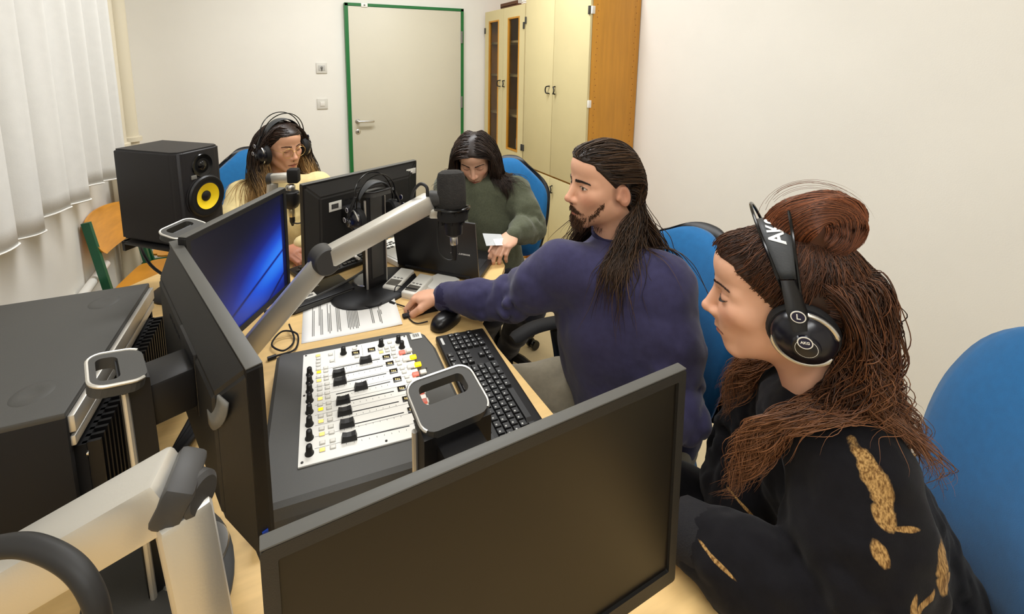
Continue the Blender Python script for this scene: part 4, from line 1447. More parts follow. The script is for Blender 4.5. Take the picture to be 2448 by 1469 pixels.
def s_ell(P, c, r, R=None):
    q = P - V3(c)
    if R is not None:
        q = q @ R
    r = V3(r)
    k0 = np.sqrt(((q / r) ** 2).sum(1))
    k1 = np.sqrt(((q / (r * r)) ** 2).sum(1))
    return k0 * (k0 - 1) / np.maximum(k1, 1e-9)


def smin(a, b, k):
    h = np.clip(.5 + .5 * (b - a) / k, 0, 1)
    return b + (a - b) * h - k * h * (1 - h)


def smax(a, b, k):
    return -smin(-a, -b, k)


def chain(P, pts, rads, k=.02, sq=None):
    d = None
    for i in range(len(pts) - 1):
        e = s_caps(P, pts[i], pts[i + 1], rads[i], rads[i + 1], sq)
        d = e if d is None else smin(d, e, k)
    return d


def surface(fn, lo, hi, h):
    """surface nets on a grid of spacing h, evaluated only near the surface"""
    lo, hi = V3(lo), V3(hi)
    Bk = 8
    n = (np.ceil((hi - lo) / h / Bk).astype(int)) * Bk + 1
    nb = (n - 1) // Bk
    ii = np.stack(np.meshgrid(*[np.arange(k) for k in nb], indexing='ij'), -1).reshape(-1, 3)
    cen = lo + (ii * Bk + Bk / 2) * h
    dc = fn(cen)
    D = np.empty(n, np.float32)
    sgn = np.where(dc < 0, -1.0, 1.0).reshape(nb)
    D[:-1, :-1, :-1] = np.repeat(np.repeat(np.repeat(sgn, Bk, 0), Bk, 1), Bk, 2)
    D[-1], D[:, -1], D[:, :, -1] = 1, 1, 1
    act = ii[np.abs(dc) < Bk * h * .87 * 1.3 + .003]
    o = np.stack(np.meshgrid(*[np.arange(Bk + 1)] * 3, indexing='ij'), -1).reshape(-1, 3)
    for s in range(0, len(act), 900):
        idx = (act[s:s + 900, None, :] * Bk + o[None]).reshape(-1, 3)
        D[idx[:, 0], idx[:, 1], idx[:, 2]] = fn(lo + idx * h)
    ins = D < 0
    c = [ins[a:n[0] - 1 + a, b:n[1] - 1 + b, e:n[2] - 1 + e] for a in (0, 1) for b in (0, 1) for e in (0, 1)]
    sm = sum(x.astype(np.int8) for x in c)
    cell = np.argwhere((sm > 0) & (sm < 8))
    acc = np.zeros((len(cell), 3))
    cnt = np.zeros(len(cell))
    cor = np.array([(a, b, e) for a in (0, 1) for b in (0, 1) for e in (0, 1)])
    val = [D[tuple((cell + q).T)] for q in cor]
    for i in range(8):
        for j in range(i + 1, 8):
            if np.abs(cor[i] - cor[j]).sum() != 1:
                continue
            m = (val[i] < 0) != (val[j] < 0)
            t = val[i][m] / (val[i][m] - val[j][m])
            acc[m] += cor[i] + np.outer(t, cor[j] - cor[i])
            cnt[m] += 1
    verts = lo + (cell + acc / cnt[:, None]) * h
    vid = -np.ones(n - 1, int)
    vid[tuple(cell.T)] = np.arange(len(cell))
    quads = []
    for ax in range(3):
        u, v = (ax + 1) % 3, (ax + 2) % 3
        sl0 = [slice(None)] * 3
        sl1 = [slice(None)] * 3
        sl0[ax], sl1[ax] = slice(0, n[ax] - 1), slice(1, n[ax])
        a, b = ins[tuple(sl0)], ins[tuple(sl1)]
        e = np.argwhere(a != b)
        e = e[(e[:, u] > 0) & (e[:, v] > 0) & (e[:, u] < n[u] - 1) & (e[:, v] < n[v] - 1)]
        flip = a[tuple(e.T)]
        du, dv = np.zeros(3, int), np.zeros(3, int)
        du[u], dv[v] = 1, 1
        q = np.stack([vid[tuple((e - du - dv).T)], vid[tuple((e - dv).T)], vid[tuple(e.T)], vid[tuple((e - du).T)]], 1)
        q[~flip] = q[~flip][:, ::-1]
        quads.append(q)
    quads = np.concatenate(quads)
    quads = quads[(quads >= 0).all(1)]
    return verts, quads


def np_mesh(name, verts, quads, m, parent=None, base=(0, 0, 0), col=None, smooth=True):
    me = bpy.data.meshes.new(name)
    k = quads.shape[1]
    me.vertices.add(len(verts))
    me.vertices.foreach_set('co', (verts - V3(base)).astype(np.float32).ravel())
    me.loops.add(len(quads) * k)
    me.loops.foreach_set('vertex_index', quads.ravel().astype(np.int32))
    me.polygons.add(len(quads))
    me.polygons.foreach_set('loop_start', np.arange(0, len(quads) * k, k, dtype=np.int32))
    me.polygons.foreach_set('use_smooth', np.full(len(quads), smooth))
    me.update(calc_edges=True)
    me.validate()
    if col is not None:
        at_ = me.color_attributes.new('Col', 'FLOAT_COLOR', 'POINT')
        c4 = np.ones((len(verts), 4), np.float32)
        c4[:, :3] = col
        at_.data.foreach_set('color', c4.ravel())
    me.materials.append(m)
    o = bpy.data.objects.new(name, me)
    COL.objects.link(o)
    if parent is not None:
        o.parent = parent
    return o


def lin(c):
    return np.array(srgb(*c)[:3])


class Frame:
    """local <-> world: columns of R are local x (right of the person), y (forward), z (up)"""

    def __init__(self, o, heading, pitch=0.0, roll=0.0, scale=1.0):
        o = V3(o)
        Rz = np.array(Matrix.Rotation(-heading, 3, 'Z'))
        Rx = np.array(Matrix.Rotation(-pitch, 3, 'X'))      # positive pitch looks down
        Ry = np.array(Matrix.Rotation(roll, 3, 'Y'))        # positive roll tips to the person's right
        self.R = Rz @ Rx @ Ry
        self.o = o
        self.sv = np.array(scale if hasattr(scale, '__len__') else (scale,) * 3, float)
        self.s = float(self.sv.mean())

    def loc(self, P):
        return (P - self.o) @ self.R / self.sv

    def wor(self, L):
        return np.asarray(L, float) * self.sv @ self.R.T + self.o


# ------------------------------------------------------------------ head
def head_sdf(L, f):
    """L: points in head space (metres; eyes at z=0, face +y). f: shape options"""
    A = L.copy()
    A[:, 0] = np.abs(A[:, 0])                                # mirror
    jw = f.get('jaw', 1.0)
    bk = f.get('back', 0.0)
    d = s_ell(A, (0, -.012 + bk * .55, .030), (.0745, .094 - bk * .45, .084 - bk * .2))
    d = smin(d, s_ell(A, (0, .024, -.030), (.062 * jw, .060, .080)), .03)
    d = smin(d, s_caps(A, (.050 * jw, .006, -.056), (.018, .064, -.100), .018, .014), .026)
    d = smin(d, s_ell(A, (0, .070, -.101), (.022 * jw, .017, .016)), .018)
    d = smin(d, s_ell(A, (.043, .056, -.022), (.020, .022, .020)), .022)
    d = smin(d, s_ell(A, (0, .056, .052), (.050, .032, .034)), .03)     # forehead
    d = smin(d, s_caps(A, (.046, .058, .012), (.012, .0795, .0165), .009, .0095), .014)  # brow
    d = smax(d, -s_ell(A, (.031, .102, -.002), (.0185, .020, .0125)), .014)              # socket
    d = smin(d, s_ell(A, (.0315, .0705, -.001), (.0150, .0135, .0130)), .005)            # lid over the eye
    ns = f.get('nose', 1.0)
    d = smin(d, s_ell(A, (.019, .070, -.040), (.024, .019, .026)), .018)                  # cheek beside the nose
    d = smin(d, s_caps(A, (0, .0825, .010), (0, .0955 + .009 * ns, -.033), .0080, .0095), .012)
    d = smin(d, s_ell(A, (0, .0970 + .009 * ns, -.0365), (.0102, .0100, .0090)), .007)
    d = smin(d, s_ell(A, (.0112, .0940, -.0405), (.0085, .0105, .0076)), .007)
    d = smin(d, s_ell(A, (0, .0900, -.0480), (.0075, .0130, .0080)), .008)
    d = smax(d, -s_ell(A, (.0060, .1005, -.0490), (.0036, .0055, .0032)), .003)           # nostril
    d = smin(d, s_ell(A, (0, .0745, -.068), (.031, .0195, .026)), .016)                   # muzzle
    lp = f.get('lips', 1.0)
    up = smin(s_caps(A, (.004, .0928, -.0668), (.0245, .0815, -.0720), .0050 * lp, .0024), s_caps(A, (0, .0922, -.0672), (.004, .0928, -.0668), .0048 * lp), .004)
    lo = s_caps(A, (0, .0905, -.0785), (.0215, .0815, -.0745), .0062 * lp, .0028)
    d = smin(d, up, .004)
    d = smin(d, lo, .004)
    d = smax(d, -s_caps(A, (0, .0985, -.0728), (.0255, .0870, -.0728), .0022 + f.get('open', 0) * .004, .0012), .0025)
    # ear
    er = np.array(Matrix.Rotation(math.radians(-12), 3, 'X'))
    e = s_ell(A, (.0760, -.012, -.016), (.0080, .0170, .0290), er)
    e = smax(e, -s_ell(A, (.0855, -.009, -.011), (.0078, .0100, .0185), er), .004)
    e = smin(e, s_ell(A, (.0745, .004, -.020), (.0060, .0060, .0090)), .005)
    d = smin(d, e, .006)
    nk = f.get('neck', .052)
    nb = f.get('neck_base', (0, -.055, -.185))
    d = smin(d, chain(A if nb[0] == 0 else L, [(0, -.020, -.060), nb], [nk, nk * 1.08]), .03)
    return d


def head_color(L, f):
    A = L.copy()
    A[:, 0] = np.abs(A[:, 0])
    n = len(L)
    sk = lin(f['skin'])
    col = np.tile(sk, (n, 1))

    def mixin(mask, c, amt=1.0):
        nonlocal col
        m = np.clip(mask * amt, 0, 1)[:, None]
        col = col * (1 - m) + lin(c) * m

    def soft(d, w):
        return np.clip(.5 - d / w, 0, 1)
    red = f.get('flush', (206, 128, 104))
    mixin(np.exp(-(((A - np.array([.043, .07, -.030])) / np.array([.020, .03, .018])) ** 2).sum(1)), red, .45)
    mixin(np.exp(-(((A - np.array([0, .115, -.038])) / np.array([.016, .02, .014])) ** 2).sum(1)), red, .40)
    mixin(soft(s_ell(A, (.078, -.012, -.016), (.02, .024, .04)), .02), red, .35)
    # lips
    lipd = np.minimum(s_caps(A, (0, .0945, -.0670), (.0250, .0835, -.0722), .0056, .0026), s_caps(A, (0, .0930, -.0785), (.0220, .084, -.0745), .0066, .0028))
    mixin(soft(lipd, .003), f.get('lip', (176, 98, 84)), .85)
    mixin(soft(s_caps(A, (0, .0955, -.0727), (.0235, .0865, -.0727), .0022), .002), (92, 40, 34), .9)
    mixin(soft(s_ell(A, (.0060, .1005, -.0490), (.0042, .0070, .0040)), .002), (70, 34, 26), .9)
    # eyes
    ex, ez = A[:, 0] - .0315, A[:, 2]
    front = (A[:, 1] > .070)
    if f.get('eyes') == 'open':
        gz = f.get('gaze', (0, 0))
        hgt = .0046 * np.clip(1 - (ex / .0145) ** 2, 0, 1)
        m_open = np.clip((hgt - np.abs(ez + .001 - .0006)) / .0010, 0, 1) * front
        mixin(m_open, (222, 212, 200))
        gx = np.sign(L[:, 0]) * gz[0]
        ir = np.sqrt((ex - gx) ** 2 + (ez - gz[1]) ** 2)
        mixin(m_open * np.clip((.0056 - ir) / .0010, 0, 1), (50, 34, 24))
        up_l = np.abs(ez - (-.0004 + hgt))
        mixin(np.clip((.0016 - up_l) / .0010, 0, 1) * front * (np.abs(ex) < .0155), (34, 22, 18))
        mixin(np.clip((.0010 - np.abs(ez + .0016 + hgt)) / .0008, 0, 1) * front * (np.abs(ex) < .014), (120, 74, 58), .7)
    else:
        lz = -.0062 + .0042 * (ex / .0145) ** 2
        mixin(np.clip((.0016 - np.abs(ez - lz)) / .0010, 0, 1) * front * (np.abs(ex) < .0155), (36, 22, 18))
        mixin(np.clip((.0030 - np.abs(ez - .0085)) / .003, 0, 1) * front * (np.abs(ex) < .017), (150, 96, 74), .5)
        mixin(np.exp(-(((A - np.array([.0315, .085, 0])) / np.array([.013, .02, .010])) ** 2).sum(1)), (178, 112, 88), .35)
    if f.get('beard'):
        bc = (64, 44, 32)
        jawd = np.minimum(s_caps(A, (.060, .004, -.040), (.030, .060, -.098), .013, .016), s_caps(A, (.030, .060, -.098), (0, .078, -.104), .018, .020))
        mixin(soft(jawd, .022), bc, .55)
        mixin(soft(s_caps(A, (.066, .012, .002), (.060, .004, -.040), .008, .010), .010), bc, .6)
        mixin(soft(s_caps(A, (.003, .096, -.0585), (.028, .080, -.072), .0052, .0042), .004), bc, .85)
        mixin(soft(s_ell(A, (0, .090, -.097), (.017, .016, .012)), .008), bc, .8)
        mixin(soft(s_ell(A, (.032, .064, -.070), (.022, .03, .03)), .03), (120, 84, 62), .25)
    return col


def strands_mesh(name, S, rad, m, parent, base, cols, sides=3):
    """S: (n, k, 3) strand points -> tapered tubes joined in one mesh"""
    n, k, _ = S.shape
    T = np.empty_like(S)
    T[:, 1:-1] = S[:, 2:] - S[:, :-2]
    T[:, 0] = S[:, 1] - S[:, 0]
    T[:, -1] = S[:, -1] - S[:, -2]
    T /= np.maximum(np.linalg.norm(T, axis=2, keepdims=True), 1e-9)
    ref = np.tile(np.array([.31, .17, .93]), (n, k, 1))
    X = np.cross(T, ref)
    X /= np.maximum(np.linalg.norm(X, axis=2, keepdims=True), 1e-9)
    Y = np.cross(T, X)
    q = np.linspace(0, 1, k)
    prof = np.clip(np.minimum(1, (1 - q) * 3.0 + .10), 0, 1)
    R = (np.asarray(rad).reshape(-1, 1) * prof[None])[..., None]
    V = []
    for s in range(sides):
        a = 2 * math.pi * s / sides
        V.append(S + X * R * math.cos(a) + Y * R * math.sin(a))
    V = np.stack(V, 2).reshape(-1, 3)
    i = np.arange(n)[:, None, None] * (k * sides)
    j = np.arange(k - 1)[None, :, None] * sides
    s = np.arange(sides)[None, None, :]
    s2 = (s + 1) % sides
    Q = np.stack([i + j + s, i + j + s2, i + j + sides + s2, i + j + sides + s], -1).reshape(-1, 4)
    C = np.repeat(cols, k * sides, axis=0)
    return np_mesh(name, V, Q, m, parent, base, C)


def grow(roots, dirs, fn, n_steps, step, off, grav=.25, inertia=.75, curl=0.0, curl_f=30.0, seed=0, attract=None, wave_grow=True, clear=None):
    """comb strands out of the scalp, let them fall and keep them outside fn"""
    rs = np.random.RandomState(seed)
    P = roots.copy()
    D = dirs / np.maximum(np.linalg.norm(dirs, axis=1, keepdims=True), 1e-9)
    ph = rs.rand(len(P), 3) * 6.28
    out = [P.copy()]
    step = np.asarray(step).reshape(-1, 1) if hasattr(step, '__len__') else step
    for i in range(n_steps):
        D = D * inertia + np.array([0, 0, -1.0]) * grav
        if attract is not None:
            D = D + attract(P, i / n_steps)
        D /= np.maximum(np.linalg.norm(D, axis=1, keepdims=True), 1e-9)
        P = P + D * step
        if curl:
            g = min(1, i / (n_steps * .5)) if wave_grow else 1
            w = np.stack([np.sin(curl_f * i * .05 + ph[:, 0]), np.sin(curl_f * i * .05 + 1.7 + ph[:, 1]), .3 * np.sin(curl_f * i * .05 + ph[:, 2])], 1)
            P = P + w * curl * g
        for it in range(2 if i < 12 else 1):
            d = fn(P)
            m = np.where(d < off)[0]
            if len(m):
                e, Pm = 1e-3, P[m]
                G = (fn(np.concatenate([Pm + np.eye(3)[a] * e for a in range(3)])).reshape(3, -1).T - d[m][:, None]) / e
                G /= np.maximum(np.linalg.norm(G, axis=1, keepdims=True), 1e-6)
                P[m] = Pm + G * (off[m] - d[m])[:, None] * .9
        D = .5 * D + .5 * (P - out[-1]) / np.maximum(np.linalg.norm(P - out[-1], axis=1, keepdims=True), 1e-9)
        out.append(P.copy())
    return np.stack(out, 1)


def cast(P, D, f, n=22):
    """march points along D onto the head"""
    for _ in range(n):
        P = P + D * np.clip(head_sdf(P, f), -.01, .03)[:, None]
    return P


# ------------------------------------------------------------------ hand
def hand_chain(curl, spread=.0, thumb=((.55, .62, -.35), (.20, .85, -.40), (-.15, .9, -.4)), size=1.0, side=1):
    """joint positions in hand space: wrist at 0, fingers +y, back of the hand +z, thumb towards +x*side"""
    F_ = []
    spec = [(.027, .086, .0430, .0250, .0200, .0088), (.009, .090, .0470, .0290, .0210, .0090), (-.009, .086, .0430, .0270, .0205, .0086), (-.0255, .078, .0340, .0200, .0185, .0078)]
    for i, (bx, by, l1, l2, l3, r) in enumerate(spec):
        c = curl[i]
        p = np.array([bx, by, -.002])
        pts = [np.array([bx * .72, .035, 0.0]), p.copy()]
        ang = 0
        for l, k in ((l1, c[0]), (l2, c[1]), (l3, c[2])):
            ang += k
            sx = math.sin(spread * (1.5 - i)) * .25
            p = p + l * np.array([sx, math.cos(ang), -math.sin(ang)])
            pts.append(p.copy())
        F_.append((pts, [.0105, r * 1.12, r * 1.02, r * .95, r * .80]))
    p = np.array([.022, .022, -.006])
    pts = [p.copy()]
    for l, d in zip((.046, .034, .028), thumb):
        d = np.array(d) / np.linalg.norm(d)
        p = p + l * d
        pts.append(p.copy())
    F_.append((pts, [.0165, .0125, .0105, .0085]))
    out = []
    for pts, r in F_:
        out.append(([q * np.array([side, 1, 1]) * size for q in pts], [x * size for x in r]))
    return out


def hand_sdf(L, F_, size=1.0, side=1):
    d = s_ell(L, (0, .052 * size, -.001), (.040 * size, .046 * size, .0145 * size))
    d = smin(d, s_caps(L, (0, .0, 0), (0, -.06 * size, 0), .024 * size, .027 * size, sq=((0, 0, 1), .74)), .022 * size)
    d = smin(d, s_caps(L, (side * .016 * size, .022 * size, -.008 * size), (side * .030 * size, .060 * size, -.010 * size), .016 * size, .011 * size), .014 * size)
    for pts, r in F_:
        d = smin(d, chain(L, pts, r, .004), .0055)
    return d
# ------------------------------------------------------------------ people
SKIN = mat('skin', (214, 160, 130), .48, attr='Col', subs=.12, spec=.4)
HAIRM = mat('hair', (50, 36, 28), .42, attr='Col', spec=.45)


def fabric(name, col, **k):
    return mat(name, col, .92, bump=k.get('bump', (900, .22)), noise=k.get('noise', (140, .10)), sheen=k.get('sheen', .2), spec=.12)


def hairline(L, low=0.0):
    """> 0 where hair grows (head space)"""
    y, z, x = L[:, 1], L[:, 2], np.abs(L[:, 0])
    zz = np.interp(y, [-.13, -.05, -.030, -.004, .012, .030, .052, .070, .085, .11], [-.085, -.080, -.055, -.010, .002, .022, .046, .060, .070, .078])
    return z - zz - low - .010 * np.clip((x - .03) / .03, 0, 1) * (y > .06)


def make_body(name, parent, base, parts, skin):
    """one skin mesh from (fn, lo, hi, h, colour fn) pieces that meet under the clothing"""
    Vs, Qs, Cs, n = [], [], [], 0
    for fn, lo, hi, h, cf in parts:
        v, q = surface(fn, lo, hi, h)
        Vs.append(v)
        Qs.append(q + n)
        Cs.append(cf(v) if cf else np.tile(lin(skin), (len(v), 1)))
        n += len(v)
    return np_mesh(name, np.concatenate(Vs), np.concatenate(Qs), SKIN, parent, base, np.concatenate(Cs))


def head_piece(H, f, h):
    c = [H.wor(np.array([[x, y, z]]))[0] for x in (-.11, .11) for y in (-.135, .135) for z in (-.235, .135)]
    lo, hi = np.min(c, 0), np.max(c, 0)
    return (lambda P: head_sdf(H.loc(P), f) * H.s, lo, hi, h, lambda v: head_color(H.loc(v), f))


def hand_piece(o, fwd, up, curl, side, size, h, skin, spread=.1, thumb=None):
    """fwd: wrist -> fingers, up: back of the hand"""
    y = V3(fwd) / np.linalg.norm(fwd)
    z = V3(up) - y * (V3(up) @ y)
    z /= np.linalg.norm(z)
    x = np.cross(y, z)
    R = np.stack([x, y, z], 1)
    o = V3(o)
    kw = {} if thumb is None else {'thumb': thumb}
    F_ = hand_chain(curl, spread, size=size, side=side, **kw)
    red = lin((206, 132, 108))
    sk = lin(skin)

    def cf(v):
        L = (v - o) @ R
        m = np.zeros(len(v))
        nail = np.zeros(len(v))
        for pts, r in F_:
            tip = pts[-1]
            m = np.maximum(m, np.exp(-(((L - tip) / .012) ** 2).sum(1)))
            for p in pts[1:-1]:
                m = np.maximum(m, .7 * np.exp(-(((L - p) / .009) ** 2).sum(1)))
            d_ = (pts[-1] - pts[-2]) / np.linalg.norm(pts[-1] - pts[-2])
            nz = np.array([0, 0, 1]) - d_ * d_[2]
            nail = np.maximum(nail, np.exp(-(((L - tip - nz * r[-1]) / np.array([.0045, .0055, .0045])) ** 2).sum(1)))
        m = (.45 * m)[:, None]
        nail = (.6 * nail)[:, None]
        c = sk * (1 - m) + red * m
        return c * (1 - nail) + lin((232, 178, 160)) * nail
    c = np.array([o + R @ np.array(q) for q in ((.11, .22, .08), (-.11, .22, .08), (.11, -.08, .08), (-.11, -.08, .08), (.11, .22, -.12), (-.11, .22, -.12), (.11, -.08, -.12), (-.11, -.08, -.12))])
    return (lambda P: hand_sdf((P - o) @ R, F_, size, side), c.min(0), c.max(0), h, cf)


def cloth_mesh(name, fn, lo, hi, h, m, parent, base, colf=None):
    v, q = surface(fn, lo, hi, h)
    return np_mesh(name, v, q, m, parent, base, None if colf is None else colf(v))


def torso_frame(c, facing, lean=0.0):
    R = np.array(Matrix.Rotation(-facing, 3, 'Z') @ Matrix.Rotation(-lean, 3, 'X'))
    return V3(c), R


def folds(P, s, amp, off=0.0, stretch=(1, 1, 1)):
    n = vnoise(P * np.array(stretch), s, off)
    n2 = vnoise(P * np.array(stretch), s * 2.3, off + 7.7)
    return amp * ((1 - 2 * np.abs(n)) * .65 + .35 * n2)


def brows(H, f, parent, base, col, thick=.0011, n=60, seed=1, arch=.004, zb=.0205, tall=.0055):
    rs = np.random.RandomState(seed)
    q = rs.rand(2 * n)
    sd = np.where(np.arange(2 * n) < n, -1.0, 1.0)
    x = sd * (.011 + .038 * q)
    z = zb + arch * np.sin(q * 2.4) - .006 * np.maximum(0, q - .6) + (rs.rand(2 * n) - .5) * tall * (1 - .6 * q)
    p = cast(np.stack([x, np.full(2 * n, .13), z], 1), np.tile([0, -1.0, 0], (2 * n, 1)), f)
    p[:, 1] += .0006
    d = np.stack([sd * (.5 + .5 * q), -.25 * q, .55 * (1 - q) - .15], 1)
    S = np.stack([p + d * .0022 * k for k in range(4)], 1)
    S = H.wor(S.reshape(-1, 3)).reshape(-1, 4, 3)
    c = np.tile(lin(col), (len(S), 1)) * (0.8 + .4 * rs.rand(len(S), 1))
    return strands_mesh('eyebrows', S, thick * H.s, HAIRM, parent, base, c)


def scalp(H, f, h, off, low=0.0, extra=None):
    """hair cap hugging the head"""
    def fn(P):
        L = H.loc(P)
        d = head_sdf(L, f) - off
        d = smax(d, -(hairline(L, low)) + .0, .010)
        d = smax(d, -s_ell(np.concatenate([np.abs(L[:, :1]), L[:, 1:]], 1), (.082, -.006, -.018), (.020, .024, .036)), .004)
        if extra is not None:
            d = smin(d, extra(L), .012)
        return d * H.s
    c = [H.wor(np.array([[x, y, z]]))[0] for x in (-.12, .12) for y in (-.19, .135) for z in (-.14, .22)]
    return surface(fn, np.min(c, 0), np.max(c, 0), h)


def scalp_roots(H, f, n, seed, low=0.0, keep=None):
    rs = np.random.RandomState(seed)
    d = rs.randn(n * 6, 3)
    d /= np.linalg.norm(d, axis=1, keepdims=True)
    p = np.array([0, -.012, .03]) + d * .13
    for _ in range(30):
        s = head_sdf(p, f)
        p = p - d * np.clip(s, -.03, .03)[:, None]
    ok = (hairline(p, low + .002) > 0) & (np.abs(p[:, 0]) < .080)
    if keep is not None:
        ok &= keep(p)
    p = p[ok][:n]
    e = 1e-3
    g = np.stack([head_sdf(p + np.eye(3)[a] * e, f) - head_sdf(p, f) for a in range(3)], 1)
    g /= np.linalg.norm(g, axis=1, keepdims=True)
    return p, g


def hair_cols(n, k, sides, c0, c1, seed, tip=None, tip_at=.4):
    rs = np.random.RandomState(seed)
    q = rs.rand(n, 1) ** 1.5
    a = lin(c0) * (1 - q) + lin(c1) * q
    if tip is None:
        return a
    t = np.clip((np.linspace(0, 1, k)[None, :] - tip_at + .15 * (rs.rand(n, 1) - .5)) / .25, 0, 1)[..., None]
    b = lin(tip) * (.7 + .6 * rs.rand(n, 1))
    return (a[:, None] * (1 - t) + b[:, None] * t)


def strands_var(name, S, rad, parent, base, cols):
    """strands with a colour per point when cols is (n, k, 3)"""
    if cols.ndim == 3:
        o = strands_mesh(name, S, rad, HAIRM, parent, base, cols[:, 0])
        c = np.repeat(cols.reshape(-1, 3), 3, axis=0)
        c4 = np.ones((len(c), 4), np.float32)
        c4[:, :3] = c
        o.data.color_attributes['Col'].data.foreach_set('color', c4.ravel())
        return o
    return strands_mesh(name, S, rad, HAIRM, parent, base, cols)


# ---------------------------------------------------------------- headphones
def headphones(lab, H, gap, group='studio headphones', lettering=False, band_tilt=0.0, ear=(.0, -.018), hw=.085, loc=None, cup=1.0):
    """H: Frame of the head they are worn on; local arcs in head space"""
    t = thing('headphones', lab, 'headphones', Vector(H.wor(np.array([[0, 0, 0]]))[0] if loc is None else loc), group=group)
    base = V3(t.location)

    def W_(p):
        return Vector(H.wor(np.array([p]))[0] - base)
    ct, st_ = math.cos(band_tilt), math.sin(band_tilt)

    def bt(p):                                           # tilt the band back/forward about the ear axis
        y, z = p[1] - ear[0], p[2] - ear[1]
        return (p[0], ear[0] + y * ct - z * st_, ear[1] + y * st_ + z * ct)
    top = .118 + gap
    for s in (-1, 1):                                    # two wire bows
        pts = []
        for i in range(25):
            a = math.pi * i / 24
            x = hw * 1.12 * math.cos(a)
            z = ear[1] + .045 + (top + .030 - ear[1] - .045) * math.sin(a) ** .8
            pts.append(W_(bt((x, ear[0] + s * (.008 + .016 * math.sin(a)), z))))
        MB().tube(pts, .0024 * H.s, 7).build('wire_bow', BLACKG, t)
    # padded strap
    n = 20
    vs, fs = [], []
    for i in range(n + 1):
        a = math.radians(28 + 124 * i / n)
        wd = .011 + .013 * math.sin(math.radians(180 * i / n))
        x = (hw + .006) * math.cos(a) * 1.02
        z = ear[1] + .02 + (top - ear[1] - .02) * math.sin(a)
        for sgn, lift in ((-1, 0), (-.5, .0015), (.5, .0015), (1, 0)):
            vs.append(W_(bt((x * (1 + lift / .08), ear[0] + sgn * wd, z + lift))))
    for i in range(n):
        for k in range(3):
            b = i * 4 + k
            fs.append((b, b + 1, b + 5, b + 4))
    o = MB().add(vs, fs, True).build('head_strap', mat('strap_leather', (58, 60, 62), .5, bump=(300, .15)), t, auto=False)
    so = o.modifiers.new('thick', 'SOLIDIFY')
    so.thickness = .003 * H.s
    so.offset = 0
    for s in (-1, 1):
        c0 = np.array([s * hw, ear[0], ear[1]])
        # local lathe axis = outward x
        ax = Vector(H.R @ np.array([s, 0, -.06]))
        q = ax.to_track_quat('Z', 'Y').to_matrix().to_4x4()
        m4 = Matrix.Translation(W_(c0)) @ q @ Matrix.Scale(H.s * cup, 4)
        MB().lathe([(.020, -.014), (.036, -.016), (.044, -.010), (.046, 0), (.043, .008), (.034, .010), (.030, .009)], 32, m4).build('ear_cushion', BLACKM, t)
        sh = MB().lathe([(.041, .007), (.040, .014), (.034, .026), (.022, .034), (.018, .036), (.0165, .040), (.010, .0425), (0, .043)], 32, m4).build('ear_shell', mat('headphone_shell', (22, 22, 30), .25), t)
        for a0, a1 in ((15, 100), (190, 330)):
            arc_ = [m4 @ Vector((.0395 * math.cos(math.radians(a)), .0395 * math.sin(math.radians(a)), .0175)) for a in np.linspace(a0, a1, 14)]
            MB().tube(arc_, [.0008 * H.s] + [.0036 * H.s] * 12 + [.0008 * H.s], 8).build('silver_arc', SILVER, sh)
        MB().lathe([(.0120, .0416), (.0136, .0412), (.0136, .0395), (.0125, .0390)], 28, m4, cap=False).build('hub_ring', LBL, sh)
        # slider block
        p0, p1, p2 = bt((s * hw * 1.10, ear[0], ear[1] + .085)), bt((s * (hw + .026), ear[0], ear[1] + .045)), bt((s * (hw + .034), ear[0], ear[1] + .020))
        sl = MB().tube([W_(p0), W_(p1), W_(p2)], [.010 * H.s, .013 * H.s, .011 * H.s], 10, flat=(1.25, .5)).build('slider', BLACK, t)
        for pp in (p1, bt((s * (hw + .036), ear[0], ear[1] + .012))):
            mb4 = Matrix.Translation(W_((pp[0] + s * .0135, pp[1], pp[2]))) @ q @ Matrix.Scale(H.s, 4)
            dk = MB().lathe([(.0085, 0), (.0085, .0025), (0, .0025)], 20, mb4).build('emblem_disc', mat('emblem_navy', (24, 26, 58), .3), sl)
            MB().lathe([(.0078, .0024), (.0092, .0024), (.0092, .0032), (.0078, .0032)], 22, mb4, cap=False).build('emblem_ring', LBL, dk)
            if lettering and s == -1:
                e3 = Matrix((H.R @ np.array([0, -1, 0]), H.R @ np.array([0, 0, 1]), H.R @ np.array([-1, 0, 0]))).transposed()
                text_part('letter', 'L' if pp is p1 else 'AKG', .011 * H.s if pp is p1 else .0052 * H.s, LBL, dk, W_((pp[0] + s * .0170, pp[1], pp[2])), e3.to_euler(), extrude=.0002, bold=.0002)
    if lettering:
        # brand lettering bent over the strap
        cu = bpy.data.curves.new('tmp', 'FONT')
        cu.body = 'AKG'
        cu.size = .031
        cu.offset = .0009
        cu.align_x = 'LEFT'
        cu.align_y = 'CENTER'
        tmp = bpy.data.objects.new('tmp', cu)
        COL.objects.link(tmp)
        me = bpy.data.meshes.new_from_object(tmp.evaluated_get(bpy.context.evaluated_depsgraph_get()))
        bpy.data.objects.remove(tmp, do_unlink=True)
        bm = bmesh.new()
        bm.from_mesh(me)
        bmesh.ops.triangulate(bm, faces=bm.faces[:])
        bmesh.ops.subdivide_edges(bm, edges=[e for e in bm.edges if e.calc_length() > .006], cuts=2)
        rr_ = (top - ear[1]) * 1.0
        for v in bm.verts:
            a = math.radians(180 - 54) - v.co.x / .105        # runs from the left ear upwards
            x = (hw + .006) * math.cos(a) * 1.02
            z = ear[1] + .02 + (top - ear[1] - .02) * math.sin(a)
            nx, nz = math.cos(a), math.sin(a)
            v.co = W_(bt((x + nx * .0042, ear[0] + v.co.y * .92, z + nz * .0042)))
        bm.to_mesh(me)
        bm.free()
        me.materials.clear()
        me.materials.append(mat('print_white', (236, 236, 232), .6))
